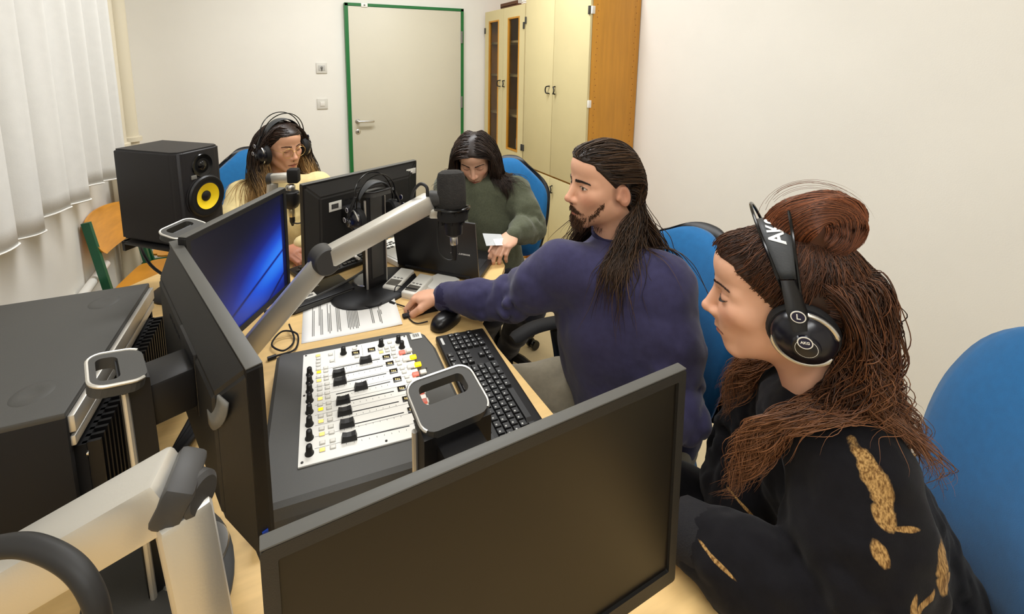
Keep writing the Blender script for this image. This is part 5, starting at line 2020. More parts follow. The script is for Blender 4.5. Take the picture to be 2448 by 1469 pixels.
        o = bpy.data.objects.new('brand_lettering', me)
        COL.objects.link(o)
        o.parent = t
    return t
# ================================================================ man in the navy sweatshirt
def build_man():
    H = Frame(at(1446, 436, 1.19), math.radians(-78), .03, -.02, 1.0)
    f = dict(skin=(224, 172, 142), eyes='open', gaze=(-.002, -.001), beard=True, jaw=1.04, nose=1.12, back=.022, neck=.056, neck_base=(0, -.05, -.20))
    hip = V3((.925, .835, .52))
    base = (float(hip[0]), float(hip[1]), 0)
    t = thing('person', 'bearded man with long brown hair and navy sweatshirt reaching for the mouse', 'person', base)
    nb = H.wor(np.array([[0, -.045, -.175]]))[0]
    shR, shL = V3(at(1345, 640, 1.20)), V3(at(1592, 672, 1.12))
    elR, wrR = V3((.635, 1.045, .845)), V3((.488, 1.215, .803))
    elL, wrL = V3(at(1622, 985, 1.02)), V3((.68, .62, .76))
    mid = (shR + shL) / 2
    fac = math.radians(-118)
    fdir = V3((math.sin(fac), math.cos(fac), 0))
    chest = mid * .62 + hip * .38 + fdir * .015
    waist = mid * .25 + hip * .75 + fdir * .01
    _, R = torso_frame(mid, fac, .05)

    def under(P):
        d = s_caps(P, shR, shL, .045)
        d = smin(d, chain(P, [nb - fdir * .01, (mid + nb) / 2 - fdir * .02, mid - fdir * .02, waist], [.045, .045, .06, .08]), .04)
        return d

    def top(P):
        d = s_caps(P, shR, shL, .068)
        d = smin(d, s_caps(P, shR * .3 + nb * .7 - V3((0, 0, .03)), shL * .3 + nb * .7 - V3((0, 0, .03)), .062), .05)
        d = smin(d, s_ell(P, chest, (.185, .128, .19), R), .07)
        d = smin(d, s_ell(P, waist, (.180, .135, .16), R), .07)
        d = smin(d, s_ell(P, hip + V3((0, 0, .03)), (.185, .150, .11), R), .05)
        for s, e, w in ((shR, elR, wrR), (shL, elL, wrL)):
            a = chain(P, [s, s * .5 + e * .5, e, e * .45 + w * .55, w], [.074, .071, .064, .056, .040], .03)
            a = a + folds(P, 24, .010, 3.1) * np.exp(-(np.linalg.norm(P - e, axis=1) / .13) ** 2) * 1.5
            d = smin(d, a, .035)
        d = d + folds(P, 8, .014, 1.3, (1, 1, .5)) + folds(P, 20, .0045, 5.0, (1, 1, .6))
        # welt pocket fold and hem
        d = smin(d, s_caps(P, nb + V3((0, 0, -.055)) + fdir * .02, nb + V3((0, 0, -.002)), .088, .068), .03)
        d = smax(d, -chain(P, [nb + V3((0, 0, .050)), nb + V3((0, 0, .20))], [.056, .066]), .008)
        return d
    colr = lambda P: top(P)
    pl, ph = np.array([.36, .50, .42]), np.array([1.16, 1.30, 1.16])
    NAVY = fabric('navy_fleece', (59, 57, 88), noise=(60, .10))
    cloth_mesh('sweatshirt', top, pl, ph, .0075, NAVY, t, base)
    # ribbed collar and cuffs
    ring = []
    ang = [2 * math.pi * i / 28 for i in range(29)]
    up = H.wor(np.array([[0, -.045, 0]]))[0] - nb
    cl = MB()
    pr = []
    for a in ang:
        p = nb + V3((math.cos(a) * .062, math.sin(a) * .062, .030 - .030 * (math.cos(a - math.radians(90) + fac) * .6)))
        pr.append(Vector(p - V3(base)))
    cl.tube(pr, .011, 8, cap=False).build('collar', mat('navy_rib', (40, 38, 70), .95, bump=(500, .6)), t)
    dcf = (wrR - elR) / np.linalg.norm(wrR - elR)
    pts = [wrR - dcf * .055, wrR - dcf * .045, wrR - dcf * .01, wrR + dcf * .014, wrR + dcf * .017]
    MB().tube([Vector(p - V3(base)) for p in pts], [.048, .049, .044, .041, .034], 20).build('cuff', MATS['navy_rib'], t)
    # body: head + hand + torso under the fleece
    fw = dcf * .92 + V3((-.25, .15, -.10))
    handR = hand_piece(wrR + dcf * .012 + V3((0, 0, .004)), fw, V3((.15, .0, 1)) + V3((.25, -.25, 0)), [(.75, 1.05, .6), (.95, 1.15, .7), (1.05, 1.2, .7), (1.15, 1.2, .7)], -1, 1.04, .0023, f['skin'], thumb=((.50, .75, -.40), (.0, .85, -.45), (-.35, .75, -.35)))
    handL = hand_piece(wrL, (-.8, .3, -.1), (0, 0, 1), [(.4, .5, .3)] * 4, 1, 1.04, .004, f['skin'])
    make_body('body', t, base, [head_piece(H, f, .0024), handR, handL, (under, pl, ph, .012, None)], f['skin'])
    # trousers
    knR, knL = V3((.62, 1.02, .555)), V3((.625, .80, .555))
    hR, hL = hip + V3((.02, .10, .01)), hip + V3((-.02, -.09, .01))

    def legs(P):
        d = None
        for h_, k, a in ((hR, knR, V3((.62, 1.0, .10))), (hL, knL, V3((.64, .74, .10)))):
            e = chain(P, [h_, (h_ + k) / 2, k, (k + a) / 2, a], [.098, .092, .078, .070, .065], .03)
            d = e if d is None else smin(d, e, .03)
        d = smin(d, s_ell(P, hip, (.16, .17, .10)), .04)
        return d + folds(P, 14, .006, 2.2)
    cloth_mesh('trousers', legs, (.42, .55, .04), (1.14, 1.18, .68), .011, fabric('grey_twill', (138, 130, 112), noise=(80, .06)), t, base)
    for a, nm in ((V3((.60, 1.0, 0)), 1), (V3((.62, .74, 0)), 2)):
        m = MB()
        m.lathe([(.001, 0), (.048, .004), (.05, .03), (.044, .07), (.042, .10), (.02, .11)], 18, Matrix.Translation(Vector(a - V3(base))) @ Matrix.Diagonal((2.2, 1, 1, 1)))
        m.build('shoe', BLACKM, t)
    # hair: swept back off the forehead, behind the ears, long over the chest
    def fn(P):
        d = np.minimum(head_sdf(H.loc(P), f) * H.s, s_caps(P, shR, shL, .068))
        d = np.minimum(d, s_ell(P, chest, (.185, .128, .19), R))
        d = np.minimum(d, s_caps(P, nb + V3((0, 0, -.055)), nb + V3((0, 0, -.012)), .085, .066))
        return np.minimum(d, np.minimum(s_caps(P, shL, elL, .074, .064), s_caps(P, shR, elR, .074, .064)))
    hc0, hc1 = (36, 25, 18), (92, 66, 44)
    v, q = scalp(H, f, .0032, .0035)
    rs = np.random.RandomState(5)
    np_mesh('scalp_hair', v, q, HAIRM, t, base, np.tile(lin((38, 27, 20)), (len(v), 1)))
    p, g = scalp_roots(H, f, 2900, 3, 0.0, lambda p: (p[:, 2] > .022) | (p[:, 1] < -.035))
    dl = np.stack([np.sign(p[:, 0] + .012) * (.75 + 0 * p[:, 0]), -1.0 + 0 * p[:, 0], .10 - 2.5 * np.abs(p[:, 0])], 1) + g * .15
    rw = H.wor(p)
    dw = dl @ H.R.T
    offs = .0050 + .009 * rs.rand(len(p)) ** 1.5
    front = rs.rand(len(p)) < .68
    sidep = np.sign(p[:, 0] + .012)
    ypull = -.04 + .10 * rs.rand(len(p))
    spread = rs.randn(len(p), 3) * np.array([.15, .21, 0])
    spread[:, 0] = np.abs(spread[:, 0]) * sidep * 1.3

    def att(P, q_):
        L = H.loc(P)
        a = np.zeros_like(L)
        up_ = L[:, 2] > -.045
        # stay behind the ear until below it
        a[:, 1] += np.where(up_, -2.6 * np.clip((L[:, 1] + .058) / .05, 0, 1.2), 0)
        near_ear = (L[:, 2] > -.03) & (L[:, 1] > -.045) & (np.abs(L[:, 0]) > .05)
        a[:, 2] += np.where(near_ear, .9, 0)
        rc = L - np.array([0, .010, .010])
        rl = np.linalg.norm(rc, axis=1, keepdims=True)
        a += np.where(up_[:, None] & (rl > .105), -rc / rl * np.clip((rl - .105) / .012, 0, 3) * 1.3, 0)
        fr = (~up_) & front
        a[:, 1] += np.where(fr & (L[:, 1] < ypull), .62, 0)
        a[:, 1] += np.where((~up_) & ~front & (L[:, 1] > -.12), -.35, 0)
        a += np.where((L[:, 2:] < -.02), spread, 0)
        a[:, 0] += np.where(fr, .25 * np.sign(sidep) * (np.abs(L[:, 0]) < .085), 0)
        return a @ H.R.T * .35
    step = (.25 + .15 * rs.rand(len(p))) / 25
    S = grow(rw, dw, fn, 25, step, offs, .34, .68, .0022, 13, 4, att)
    strands_var('hair', S, .00115, t, base, hair_cols(len(S), S.shape[1], 3, hc0, hc1, 9))
    brows(H, f, t, base, (40, 26, 19), .0011, 200, 2, .001, .0165, .0075)
    # beard: chin tuft, moustache, side-burn stubble
    rs = np.random.RandomState(8)
    n = 2200
    k = rs.rand(n)
    q_ = rs.rand(n)
    sg = np.sign(rs.randn(n))
    chin, mous = k < .50, (k >= .50) & (k < .70)
    x = np.where(chin, rs.randn(n) * .013, np.where(mous, rs.randn(n) * .013, sg * (.018 + .048 * q_)))
    z = np.where(chin, -.101 + rs.randn(n) * .008, np.where(mous, -.0590 + rs.randn(n) * .0022 - np.abs(x) * .40, -.104 + .066 * q_ ** 1.2 + rs.randn(n) * .005))
    ln_ = np.where(chin, .017, np.where(mous, .0075, .0042))
    sidey = np.abs(x) >= .034
    p0 = np.where(sidey[:, None], np.stack([x * 1.9, np.full(n, .09), z], 1), np.stack([x, np.full(n, .13), z], 1))
    dp = np.where(sidey[:, None], np.stack([-np.sign(x) * .75, np.full(n, -.66), 0 * x], 1), np.tile([0, -1.0, 0], (n, 1)))
    pp = cast(p0, dp, f)
    d = np.stack([x * 2.0, np.where(chin, .25, .12), np.full(n, -1.0)], 1) + rs.randn(n, 3) * .15
    d /= np.linalg.norm(d, axis=1, keepdims=True)
    S = np.stack([pp - dp * .0004 + d * (ln_ * j / 4)[:, None] for j in range(5)], 1)
    S = H.wor(S.reshape(-1, 3)).reshape(-1, 5, 3)
    strands_var('beard', S, .00055, t, base, hair_cols(len(S), 5, 3, (48, 32, 22), (98, 66, 44), 3))
    return t, H


MAN, MAN_H = build_man()
# ================================================================ shared seated upper body
def seated_top(J, r=1.0, fold=(10, .006), neck_cut=.054, collar=.066, baggy=1.0, sleeve=(.068, .064, .058, .050, .038), lift=0.045, elbow_fold=.005):
    """J: nb, shR, shL, elR, elL, wrR, wrL, hip, fac -> implicit garment and a plain collider"""
    nb, shR, shL, hip = J['nb'], J['shR'], J['shL'], J['hip']
    mid = (shR + shL) / 2
    fd = V3((math.sin(J['fac']), math.cos(J['fac']), 0))
    chest = mid * .62 + hip * .38 + fd * .012
    waist = mid * .25 + hip * .75 + fd * .008
    _, R = torso_frame(mid, J['fac'], J.get('lean', .05))
    sw = np.linalg.norm(shR - shL) / 2

    def core(P):
        d = s_caps(P, shR, shL, .062 * r)
        d = smin(d, s_caps(P, shR * .35 + nb * .65 - V3((0, 0, .03)), shL * .35 + nb * .65 - V3((0, 0, .03)), .056 * r), .05)
        d = smin(d, s_ell(P, chest, (sw * .98 * r, .118 * r, .18), R), .07)
        d = smin(d, s_ell(P, waist, (sw * .96 * baggy, .125 * baggy, .16), R), .07)
        d = smin(d, s_ell(P, hip + V3((0, 0, .03)), (sw * 1.02 * baggy, .14 * baggy, .11), R), .05)
        d = smin(d, s_caps(P, nb + V3((0, 0, -.055)) + fd * .015, nb + V3((0, 0, -.002)), .080 * r, collar), .03)
        return d

    def arms(P, fold_on=True):
        d = None
        for s, e, w in ((shR, J['elR'], J['wrR']), (shL, J['elL'], J['wrL'])):
            a = chain(P, [s, s * .5 + e * .5, e, e * .45 + w * .55, w], list(sleeve), .03)
            if fold_on:
                a = a + folds(P, 22, elbow_fold, 3.1) * np.exp(-(np.linalg.norm(P - e, axis=1) / .12) ** 2) * 1.6
            d = a if d is None else np.minimum(d, a)
        return d

    def top(P):
        d = smin(core(P), arms(P), .035)
        d = d + folds(P, fold[0], fold[1], 1.3 + hip[0], (1, 1, .55)) + folds(P, 26, fold[1] * .35, 5.0)
        return smax(d, -chain(P, [nb + V3((0, 0, lift)), nb + V3((0, 0, .20))], [neck_cut, neck_cut + .012]), .008)
    plain = lambda P: np.minimum(core(P), arms(P, False))

    def under(P):
        d = s_caps(P, shR, shL, .040)
        return smin(d, chain(P, [nb - fd * .01, (mid + nb) / 2 - fd * .02, mid - fd * .02, waist], [.042, .042, .06, .07]), .04)
    return top, plain, under


def legs_mesh(parent, base, hip, knees, feet, m, r=(.092, .086, .072, .060, .052), h=.012):
    def fn(P):
        d = s_ell(P, hip, (.165, .165, .10))
        for k, a, s in zip(knees, feet, (-1, 1)):
            h_ = hip + (V3(k) - hip) * .12
            d = smin(d, chain(P, [h_, (h_ + V3(k)) / 2, k, (V3(k) + V3(a)) / 2, a], list(r), .03), .03)
        return d + folds(P, 14, .005, 2.2)
    pts = np.array([hip] + [V3(k) for k in knees] + [V3(a) for a in feet])
    return cloth_mesh('trousers', fn, pts.min(0) - .17, pts.max(0) + .17, h, m, parent, base)


def shoes(parent, base, feet, fac, m):
    for a in feet:
        mb = MB()
        m4 = Matrix.Translation(Vector(V3((a[0], a[1], 0)) - V3(base))) @ Matrix.Rotation(-fac, 4, 'Z') @ Matrix.Translation((0, .05, 0)) @ Matrix.Diagonal((1, 2.3, 1, 1))
        mb.lathe([(.001, 0), (.046, .004), (.048, .03), (.042, .07), (.040, .10), (.02, .11)], 18, m4).build('shoe', m, parent)


# ================================================================ curly-haired woman with headphones
def build_woman():
    fac = math.radians(-34)
    H = Frame(at(1868, 706, .74), fac, .15, .0, (.98, 1.05, 1.0))
    f = dict(skin=(230, 178, 148), nose=1.0, lips=1.1, jaw=.96, neck=.048, neck_base=(0, -.050, -.20), flush=(222, 146, 120), lip=(182, 104, 92))
    hip = V3((1.03, .30, .52))
    base = (float(hip[0]), float(hip[1]), 0)
    t = thing('person', 'woman with curly auburn hair in a bun and torn black sweatshirt, looking down', 'person', base)
    nb = H.wor(np.array([[0, -.050, -.170]]))[0]
    J = dict(nb=nb, shL=V3((.765, .285, .955)), shR=V3((.985, .465, .93)), elL=V3(at(2035, 1500, .60)), elR=V3((.935, .52, .70)),
             wrL=V3((.590, .392, .793)), wrR=V3((.81, .47, .60)), hip=hip, fac=fac, lean=.25)
    top, plain, under = seated_top(J, 1.06, (8, .015), .050, .064, 1.12, (.078, .086, .080, .072, .048), .045, .016)
    def hit(u, v):
        o_ = np.array([[0, 0, CAM_H]])
        d_ = V3(at(u, v, 1.0)) - o_[0]
        L_ = np.linalg.norm(d_)
        q = .35
        for _ in range(60):
            q += float(np.clip(top(o_ + d_ * q)[0], -.02, .05)) * .8 / L_
        return at(u, v, q)
    BLK = torn_black([(hit(u, v), a_, b_, an) for u, v, a_, b_, an in PATCHES])
    pl, ph = np.array([.50, .0, .40]), np.array([1.28, .80, 1.10])
    cloth_mesh('sweatshirt', top, pl, ph, .007, BLK, t, base)
    dcf = (J['wrL'] - J['elL']) / np.linalg.norm(J['wrL'] - J['elL'])
    w0 = J['wrL']
    MB().tube([Vector(p - V3(base)) for p in (w0 - dcf * .03, w0 - dcf * .02, w0 + dcf * .02, w0 + dcf * .03)], [.050, .052, .048, .040], 18).build('cuff', mat('black_rib', (26, 25, 28), .95, bump=(500, .6)), t)
    handL = hand_piece(w0 + dcf * .02, dcf + V3((0, 0, -.05)), (0, 0, 1), [(.35, .45, .3)] * 4, 1, .94, .0035, f['skin'])
    handR = hand_piece(J['wrR'], (-.9, .1, -.1), (0, 0, 1), [(.35, .45, .3)] * 4, -1, .94, .004, f['skin'])
    make_body('body', t, base, [head_piece(H, f, .0021), handL, handR, (under, pl, ph, .012, None)], f['skin'])
    kn = [V3((.86, .62, .50)), V3((.78, .42, .52))]
    ft = [V3((.80, .66, .10)), V3((.74, .48, .10))]
    legs_mesh(t, base, hip, kn, ft, fabric('black_denim', (30, 30, 34)))
    shoes(t, base, ft, fac, BLACKM)
    brows(H, f, t, base, (66, 40, 28), .0007, 130, 2, .003, .0195, .0045)
    # eyelashes
    n = 44
    q = np.linspace(-1, 1, n // 2)
    sd = np.repeat([-1.0, 1.0], n // 2)
    ex = np.tile(q, 2) * .0135
    p = cast(np.stack([sd * (.0315 + ex), np.full(n, .12), -.0062 + .0042 * (ex / .0145) ** 2], 1), np.tile([0, -1.0, 0], (n, 1)), f)
    d = np.stack([sd * (ex / .0135) * .5, np.full(n, .85), np.full(n, -.35)], 1)
    S = np.stack([p + d * .0018 * j + np.array([0, 0, .0006]) * j * j * .3 for j in range(4)], 1)
    strands_var('eyelashes', H.wor(S.reshape(-1, 3)).reshape(-1, 4, 3), .0005, t, base, np.tile(lin((30, 20, 16)), (n, 1)))
    # ---- hair
    bunc, bunr = np.array([.0, -.048, .124]), np.array([.052, .062, .054])
    hs = lambda P: head_sdf(H.loc(P), f) * H.s
    v, q4 = scalp(H, f, .0030, .0035, .002, lambda L: s_ell(L, bunc, bunr * .84))
    vn = vnoise(H.loc(v), 60)[:, None] * .25
    np_mesh('scalp_hair', v, q4, HAIRM, t, base, np.where((H.loc(v)[:, 2:] > .095), lin((84, 48, 32)), lin((56, 35, 24))) * (1 + vn))
    rs = np.random.RandomState(21)
    p, g = scalp_roots(H, f, 3800, 31, 0.0, lambda p: (p[:, 2] > .030) | (p[:, 1] > -.015))
    k = 16
    tq = np.linspace(0, 1, k)
    tgt = np.array([0, -.042, .098]) + rs.randn(len(p), 3) * np.array([.016, .010, .008])
    S = []
    off = .0045 + .006 * rs.rand(len(p))
    for j in range(k):
        a = tq[j]
        x = p * (1 - a) + tgt * a
        for _ in range(3):
            dd = head_sdf(x, f)
            e = 1e-3
            G = np.stack([head_sdf(x + np.eye(3)[c] * e, f) - dd for c in range(3)], 1) / e
            x = x + G * (off * min(1, a * 5 + .85) - dd)[:, None] * .9 * (1 - .6 * a ** 4)
        x = x + np.stack([np.sin(a * 9 + rs.rand(len(p)) * .8 + p[:, 0] * 60) * .0008] * 3, 1)
        S.append(x)
    S = H.wor(np.stack(S, 1).reshape(-1, 3)).reshape(-1, k, 3)
    strands_var('combed_hair', S, .00065, t, base, hair_cols(len(S), k, 3, (46, 28, 20), (108, 66, 42), 4))
    # bun: curls sweeping over the top
    n, k = 2000, 16
    u = rs.uniform(-1, 1, n)
    rad = (1 - .55 * rs.rand(n) ** 1.6)
    a0, a1 = np.radians(rs.uniform(170, 215, n)), np.radians(rs.uniform(-75, -20, n))
    S = []
    for j in range(k):
        a = a0 + (a1 - a0) * j / (k - 1)
        rr_ = rad * np.sqrt(np.maximum(0, 1 - u * u * .9)) * (1 + .03 * np.sin(a * 5 + u * 9))
        sk = .25 * np.sin(a)
        S.append(bunc + np.stack([bunr[0] * (u * (1 + .0 * a) + .18 * np.sin(a * 2 + 1)), -bunr[1] * 1.05 * rr_ * np.cos(a) , bunr[2] * 1.05 * rr_ * (np.sin(a)) + .012 * np.cos(a)], 1))
    S = H.wor(np.stack(S, 1).reshape(-1, 3)).reshape(-1, k, 3)
    strands_var('bun', S, .0007, t, base, hair_cols(len(S), k, 3, (66, 38, 25), (156, 92, 58), 6))
    # loose wisps above the bun
    S = []
    for i in range(9):
        a = np.linspace(2.6 + rs.randn() * .3, .3 + rs.randn() * .5, 14)
        rr_ = 1.15 + rs.rand() * .35
        x0 = rs.uniform(-.4, .4)
        S.append(bunc + np.stack([np.full(14, bunr[0] * x0), -bunr[1] * rr_ * np.cos(a) * .8, bunr[2] * rr_ * np.sin(a)], 1))
    S = H.wor(np.array(S).reshape(-1, 3)).reshape(-1, 14, 3)
    strands_var('flyaway_hair', S, .00028, t, base, np.tile(lin((120, 76, 50)), (len(S), 1)))
    # falling waves
    def fn(P):
        L = H.loc(P)
        A = np.abs(L[:, :1])
        cup = s_ell(np.concatenate([A, L[:, 1:]], 1), (.088, -.010, -.012), (.05, .056, .062))
        return np.minimum(np.minimum(head_sdf(L, f) * H.s, cup), plain(P))
    p, g = scalp_roots(H, f, 3800, 33, -.004, lambda p: (p[:, 2] < .060) & (p[:, 1] < -.040))
    n = len(p)
    frontb = rs.rand(n) < .45
    side = np.sign(p[:, 0] + .0)
    dl = np.stack([side * .2, np.full(n, -.35), np.full(n, -.6)], 1) + g * .15
    offs = .0045 + .018 * rs.rand(n) ** 1.4

    def att(P, q_):
        L = H.loc(P)
        a = np.zeros((n, 3))
        lowz = L[:, 2] < -.06
        a[:, 1] += np.where(~lowz & (L[:, 1] > -.055), -.9, 0)
        a[:, 1] += np.where(lowz & frontb & (L[:, 1] < .10), np.where(L[:, 1] < 0, .6, .35), 0)
        a[:, 1] += np.where(lowz & ~frontb & (L[:, 1] > -.15), -.30, 0)
        a[:, 0] += np.where(frontb & lowz & (np.abs(L[:, 0]) < .09), .25 * side, 0)
        return a @ H.R.T * .38
    length = np.where(frontb, .29, .14) + .09 * rs.rand(n)
    S = grow(H.wor(p), dl @ H.R.T, fn, 32, length / 32, offs, .34, .76, .0042, 9.5, 8, att)
    strands_var('hair', S, .0008, t, base, hair_cols(n, 33, 3, (42, 26, 18), (120, 74, 46), 12, (130, 86, 56), .55))
    return t, H


PATCHES = ((2098, 1160, .0125, .042, .03), (2112, 1235, .010, .014, 0), (2170, 1267, .016, .004, 0), (2108, 1330, .009, .013, .2), (2255, 1345, .012, .022, -.7), (2262, 1400, .014, .020, .9), (2215, 1442, .022, .005, .6), (2185, 1460, .005, .016, -.3), (1778, 1212, .018, .003, -.7), (1720, 1352, .016, .003, -.4))


def torn_black(spots):
    """black sweatshirt cloth with bleached, frayed patches on the near sleeve"""
    m = fabric('black_sweatshirt', (22, 21, 24), noise=(90, .12), sheen=.07)
    nt = m.node_tree
    b = nt.nodes['Principled BSDF']
    geo = nt.nodes.new('ShaderNodeNewGeometry')
    nz = nt.nodes.new('ShaderNodeTexNoise')
    nz.inputs['Scale'].default_value = 55
    nz.inputs['Detail'].default_value = 5
    nt.links.new(geo.outputs['Position'], nz.inputs['Vector'])
    prev = None

    def M(op, a, bb):
        q = nt.nodes.new('ShaderNodeMath')
        q.operation = op
        for i, x in enumerate((a, bb)):
            if isinstance(x, (int, float)):
                q.inputs[i].default_value = x
            else:
                nt.links.new(x, q.inputs[i])
        return q.outputs[0]

    def dot(vec, ax):
        q = nt.nodes.new('ShaderNodeVectorMath')
        q.operation = 'DOT_PRODUCT'
        nt.links.new(vec, q.inputs[0])
        q.inputs[1].default_value = ax
        return q.outputs['Value']
    for (pt_, a_, b_, ang) in spots:
        sb_ = nt.nodes.new('ShaderNodeVectorMath')
        sb_.operation = 'SUBTRACT'
        nt.links.new(geo.outputs['Position'], sb_.inputs[0])
        sb_.inputs[1].default_value = pt_
        vv = sb_.outputs[0]
        ca, sa = math.cos(ang), math.sin(ang)
        e1 = _R * ca + _U * sa
        e2 = _U * ca - _R * sa
        ex = M('DIVIDE', dot(vv, e1), a_)
        ey = M('DIVIDE', dot(vv, e2), b_)
        ez = M('DIVIDE', dot(vv, _F), .06)
        r = M('ADD', M('ADD', M('MULTIPLY', ex, ex), M('MULTIPLY', ey, ey)), M('MULTIPLY', ez, ez))
        prev = r if prev is None else M('MINIMUM', prev, r)
    val = M('ADD', prev, M('MULTIPLY', M('SUBTRACT', nz.outputs['Fac'], .5), 1.9))
    mr = nt.nodes.new('ShaderNodeMapRange')
    mr.inputs['From Min'].default_value = .75
    mr.inputs['From Max'].default_value = 1.15
    mr.inputs['To Min'].default_value = 1
    mr.inputs['To Max'].default_value = 0
    nt.links.new(val, mr.inputs['Value'])
    wv = nt.nodes.new('ShaderNodeTexNoise')
    wv.inputs['Scale'].default_value = 30
    mp = nt.nodes.new('ShaderNodeMapping')
    mp.inputs['Scale'].default_value = (14, 14, 1.6)
    nt.links.new(geo.outputs['Position'], mp.inputs['Vector'])
    nt.links.new(mp.outputs[0], wv.inputs['Vector'])
    cr = nt.nodes.new('ShaderNodeValToRGB')
    cr.color_ramp.elements[0].position = .35
    cr.color_ramp.elements[0].color = srgb(104, 74, 40)
    cr.color_ramp.elements[1].position = .65
    cr.color_ramp.elements[1].color = srgb(186, 148, 92)
    nt.links.new(wv.outputs['Fac'], cr.inputs[0])
    mx = nt.nodes.new('ShaderNodeMix')
    mx.data_type = 'RGBA'
    old = b.inputs['Base Color'].links[0].from_socket
    nt.links.new(mr.outputs[0], mx.inputs[0])
    nt.links.new(old, mx.inputs[6])
    nt.links.new(cr.outputs[0], mx.inputs[7])
    nt.links.new(mx.outputs[2], b.inputs['Base Color'])
    return m


WOMAN, WOMAN_H = build_woman()
headphones('black studio headphones worn by the curly-haired woman', WOMAN_H, .014, lettering=True, band_tilt=-.14, ear=(-.018, -.018), hw=.084)
# ================================================================ woman with glasses and cream hoodie
def build_glasses_woman():
    H = Frame(at(676, 348, 2.05), math.radians(150), .16, .03, .97)
    f = dict(skin=(220, 168, 136), nose=.95, lips=1.05, jaw=.97, neck=.047, neck_base=(0, -.05, -.19), open=.6)
    hip = V3((.02, 2.24, .50))
    base = (float(hip[0]), float(hip[1]), 0)
    t = thing('person', 'woman in glasses and cream hoodie speaking at the far microphone', 'person', base)
    nb = H.wor(np.array([[0, -.050, -.165]]))[0]
    fac = math.radians(176)
    J = dict(nb=nb, shR=V3((-.135, 2.17, .945)), shL=V3((.205, 2.16, .95)), elR=V3((-.19, 2.02, .79)), elL=V3((.26, 2.03, .79)),
             wrR=V3((.00, 1.86, .785)), wrL=V3((.10, 1.87, .785)), hip=hip, fac=fac, lean=.12)
    top, plain, under = seated_top(J, 1.04, (9, .010), .048, .066, 1.05)

    def hooded(P):
        d = top(P)
        hd = s_ell(P, nb + V3((0, .075, .000)), (.105, .055, .065))
        hd = smin(hd, s_caps(P, nb + V3((-.085, .02, .010)), nb + V3((-.04, -.075, -.03)), .030, .022), .03)
        hd = smin(hd, s_caps(P, nb + V3((.085, .02, .010)), nb + V3((.04, -.075, -.03)), .030, .022), .03)
        d = smin(d, hd + folds(P, 18, .006, 9.1), .012)
        return smax(d, -chain(P, [nb + V3((0, 0, .030)), nb + V3((0, 0, .20))], [.052, .066]), .008)
    pl, ph = np.array([-.32, 1.76, .40]), np.array([.40, 2.46, 1.10])
    cloth_mesh('hoodie', hooded, pl, ph, .009, fabric('cream_fleece', (226, 206, 150), noise=(60, .06)), t, base)
    h1 = hand_piece(J['wrR'], (.75, -.65, -.05), (0, -.2, 1), [(.5, .6, .4)] * 4, 1, .95, .004, (190, 128, 100))
    h2 = hand_piece(J['wrL'], (-.75, -.62, -.02), (0, -.2, 1), [(.5, .6, .4)] * 4, -1, .95, .004, (190, 128, 100))
    make_body('body', t, base, [head_piece(H, f, .0028), h1, h2, (under, pl, ph, .014, None)], f['skin'])
    ft = [V3((-.06, 1.86, .1)), V3((.12, 1.86, .1))]
    legs_mesh(t, base, hip, [V3((-.08, 1.86, .50)), V3((.13, 1.86, .50))], ft, fabric('blue_denim', (52, 60, 84)), h=.016)
    shoes(t, base, ft, fac, WHITE)
    brows(H, f, t, base, (58, 38, 28), .0010, 70, 2, .003, .0190)
    v, q = scalp(H, f, .0042, .0030)
    np_mesh('scalp_hair', v, q, HAIRM, t, base, np.tile(lin((40, 28, 22)), (len(v), 1)))
    p, g = scalp_roots(H, f, 1700, 41)
    n = len(p)
    rs = np.random.RandomState(2)
    sd = np.sign(p[:, 0])
    dl = np.stack([sd * 1.0, np.full(n, -.15), np.full(n, .25)], 1) + g * .3
    front = rs.rand(n) < .72

    def att(P, q_):
        L = H.loc(P)
        a = np.zeros((n, 3))
        hi = L[:, 2] > -.05
        a[:, 1] += np.where(hi & (L[:, 1] > .025), -1.4, 0)
        a[:, 1] += np.where(~hi & front & (L[:, 1] < .05), .7, 0)
        return a @ H.R.T * .4

    def fn(P):
        L = H.loc(P)
        A = np.concatenate([np.abs(L[:, :1]), L[:, 1:]], 1)
        return np.minimum(np.minimum(head_sdf(L, f), s_ell(A, (.078, -.020, -.06), (.012, .03, .03))), plain(P))
    offs = .0040 + .0045 * rs.rand(n) ** 1.4
    S = grow(H.wor(p), dl @ H.R.T, fn, 22, (.34 + .14 * rs.rand(n)) / 22, offs, .32, .76, .0030, 11, 3, att)
    strands_var('hair', S, .0014, t, base, hair_cols(n, 23, 3, (34, 24, 19), (66, 46, 34), 5, (168, 132, 82), .42))
    # glasses
    gl = thing('glasses', 'thin gold wire glasses on the woman in the cream hoodie', 'glasses', Vector(H.wor(np.array([[0, .09, 0]]))[0]))
    gb = V3(gl.location)
    GOLD = mat('gold_wire', (214, 176, 112), .3, .8)
    W_ = lambda q_: Vector(H.wor(np.array([q_]))[0] - gb)
    for s in (-1, 1):
        ring = [W_((s * .033 + .026 * math.cos(a), .100 - .004 * abs(math.cos(a)) * (s * math.cos(a) > 0), -.006 + .023 * math.sin(a))) for a in [i * math.pi / 12 for i in range(25)]]
        rm = MB().tube(ring, .0013, 6).build('rim', GOLD, gl)
        MB().add(ring[:24], [tuple(range(24))], True).build('lens', mat('lens_glass', (235, 235, 230), .05, trans=1.0, ior=1.05), gl)
        MB().tube([W_((s * .059, .097, .002)), W_((s * .072, .06, .004)), W_((s * .078, .0, .004)), W_((s * .078, -.02, -.012))], .0012, 6).build('temple', GOLD, gl)
    MB().tube([W_((-.008, .101, -.002)), W_((0, .104, .001)), W_((.008, .101, -.002))], .0012, 6).build('bridge', GOLD, gl)
    return t, H


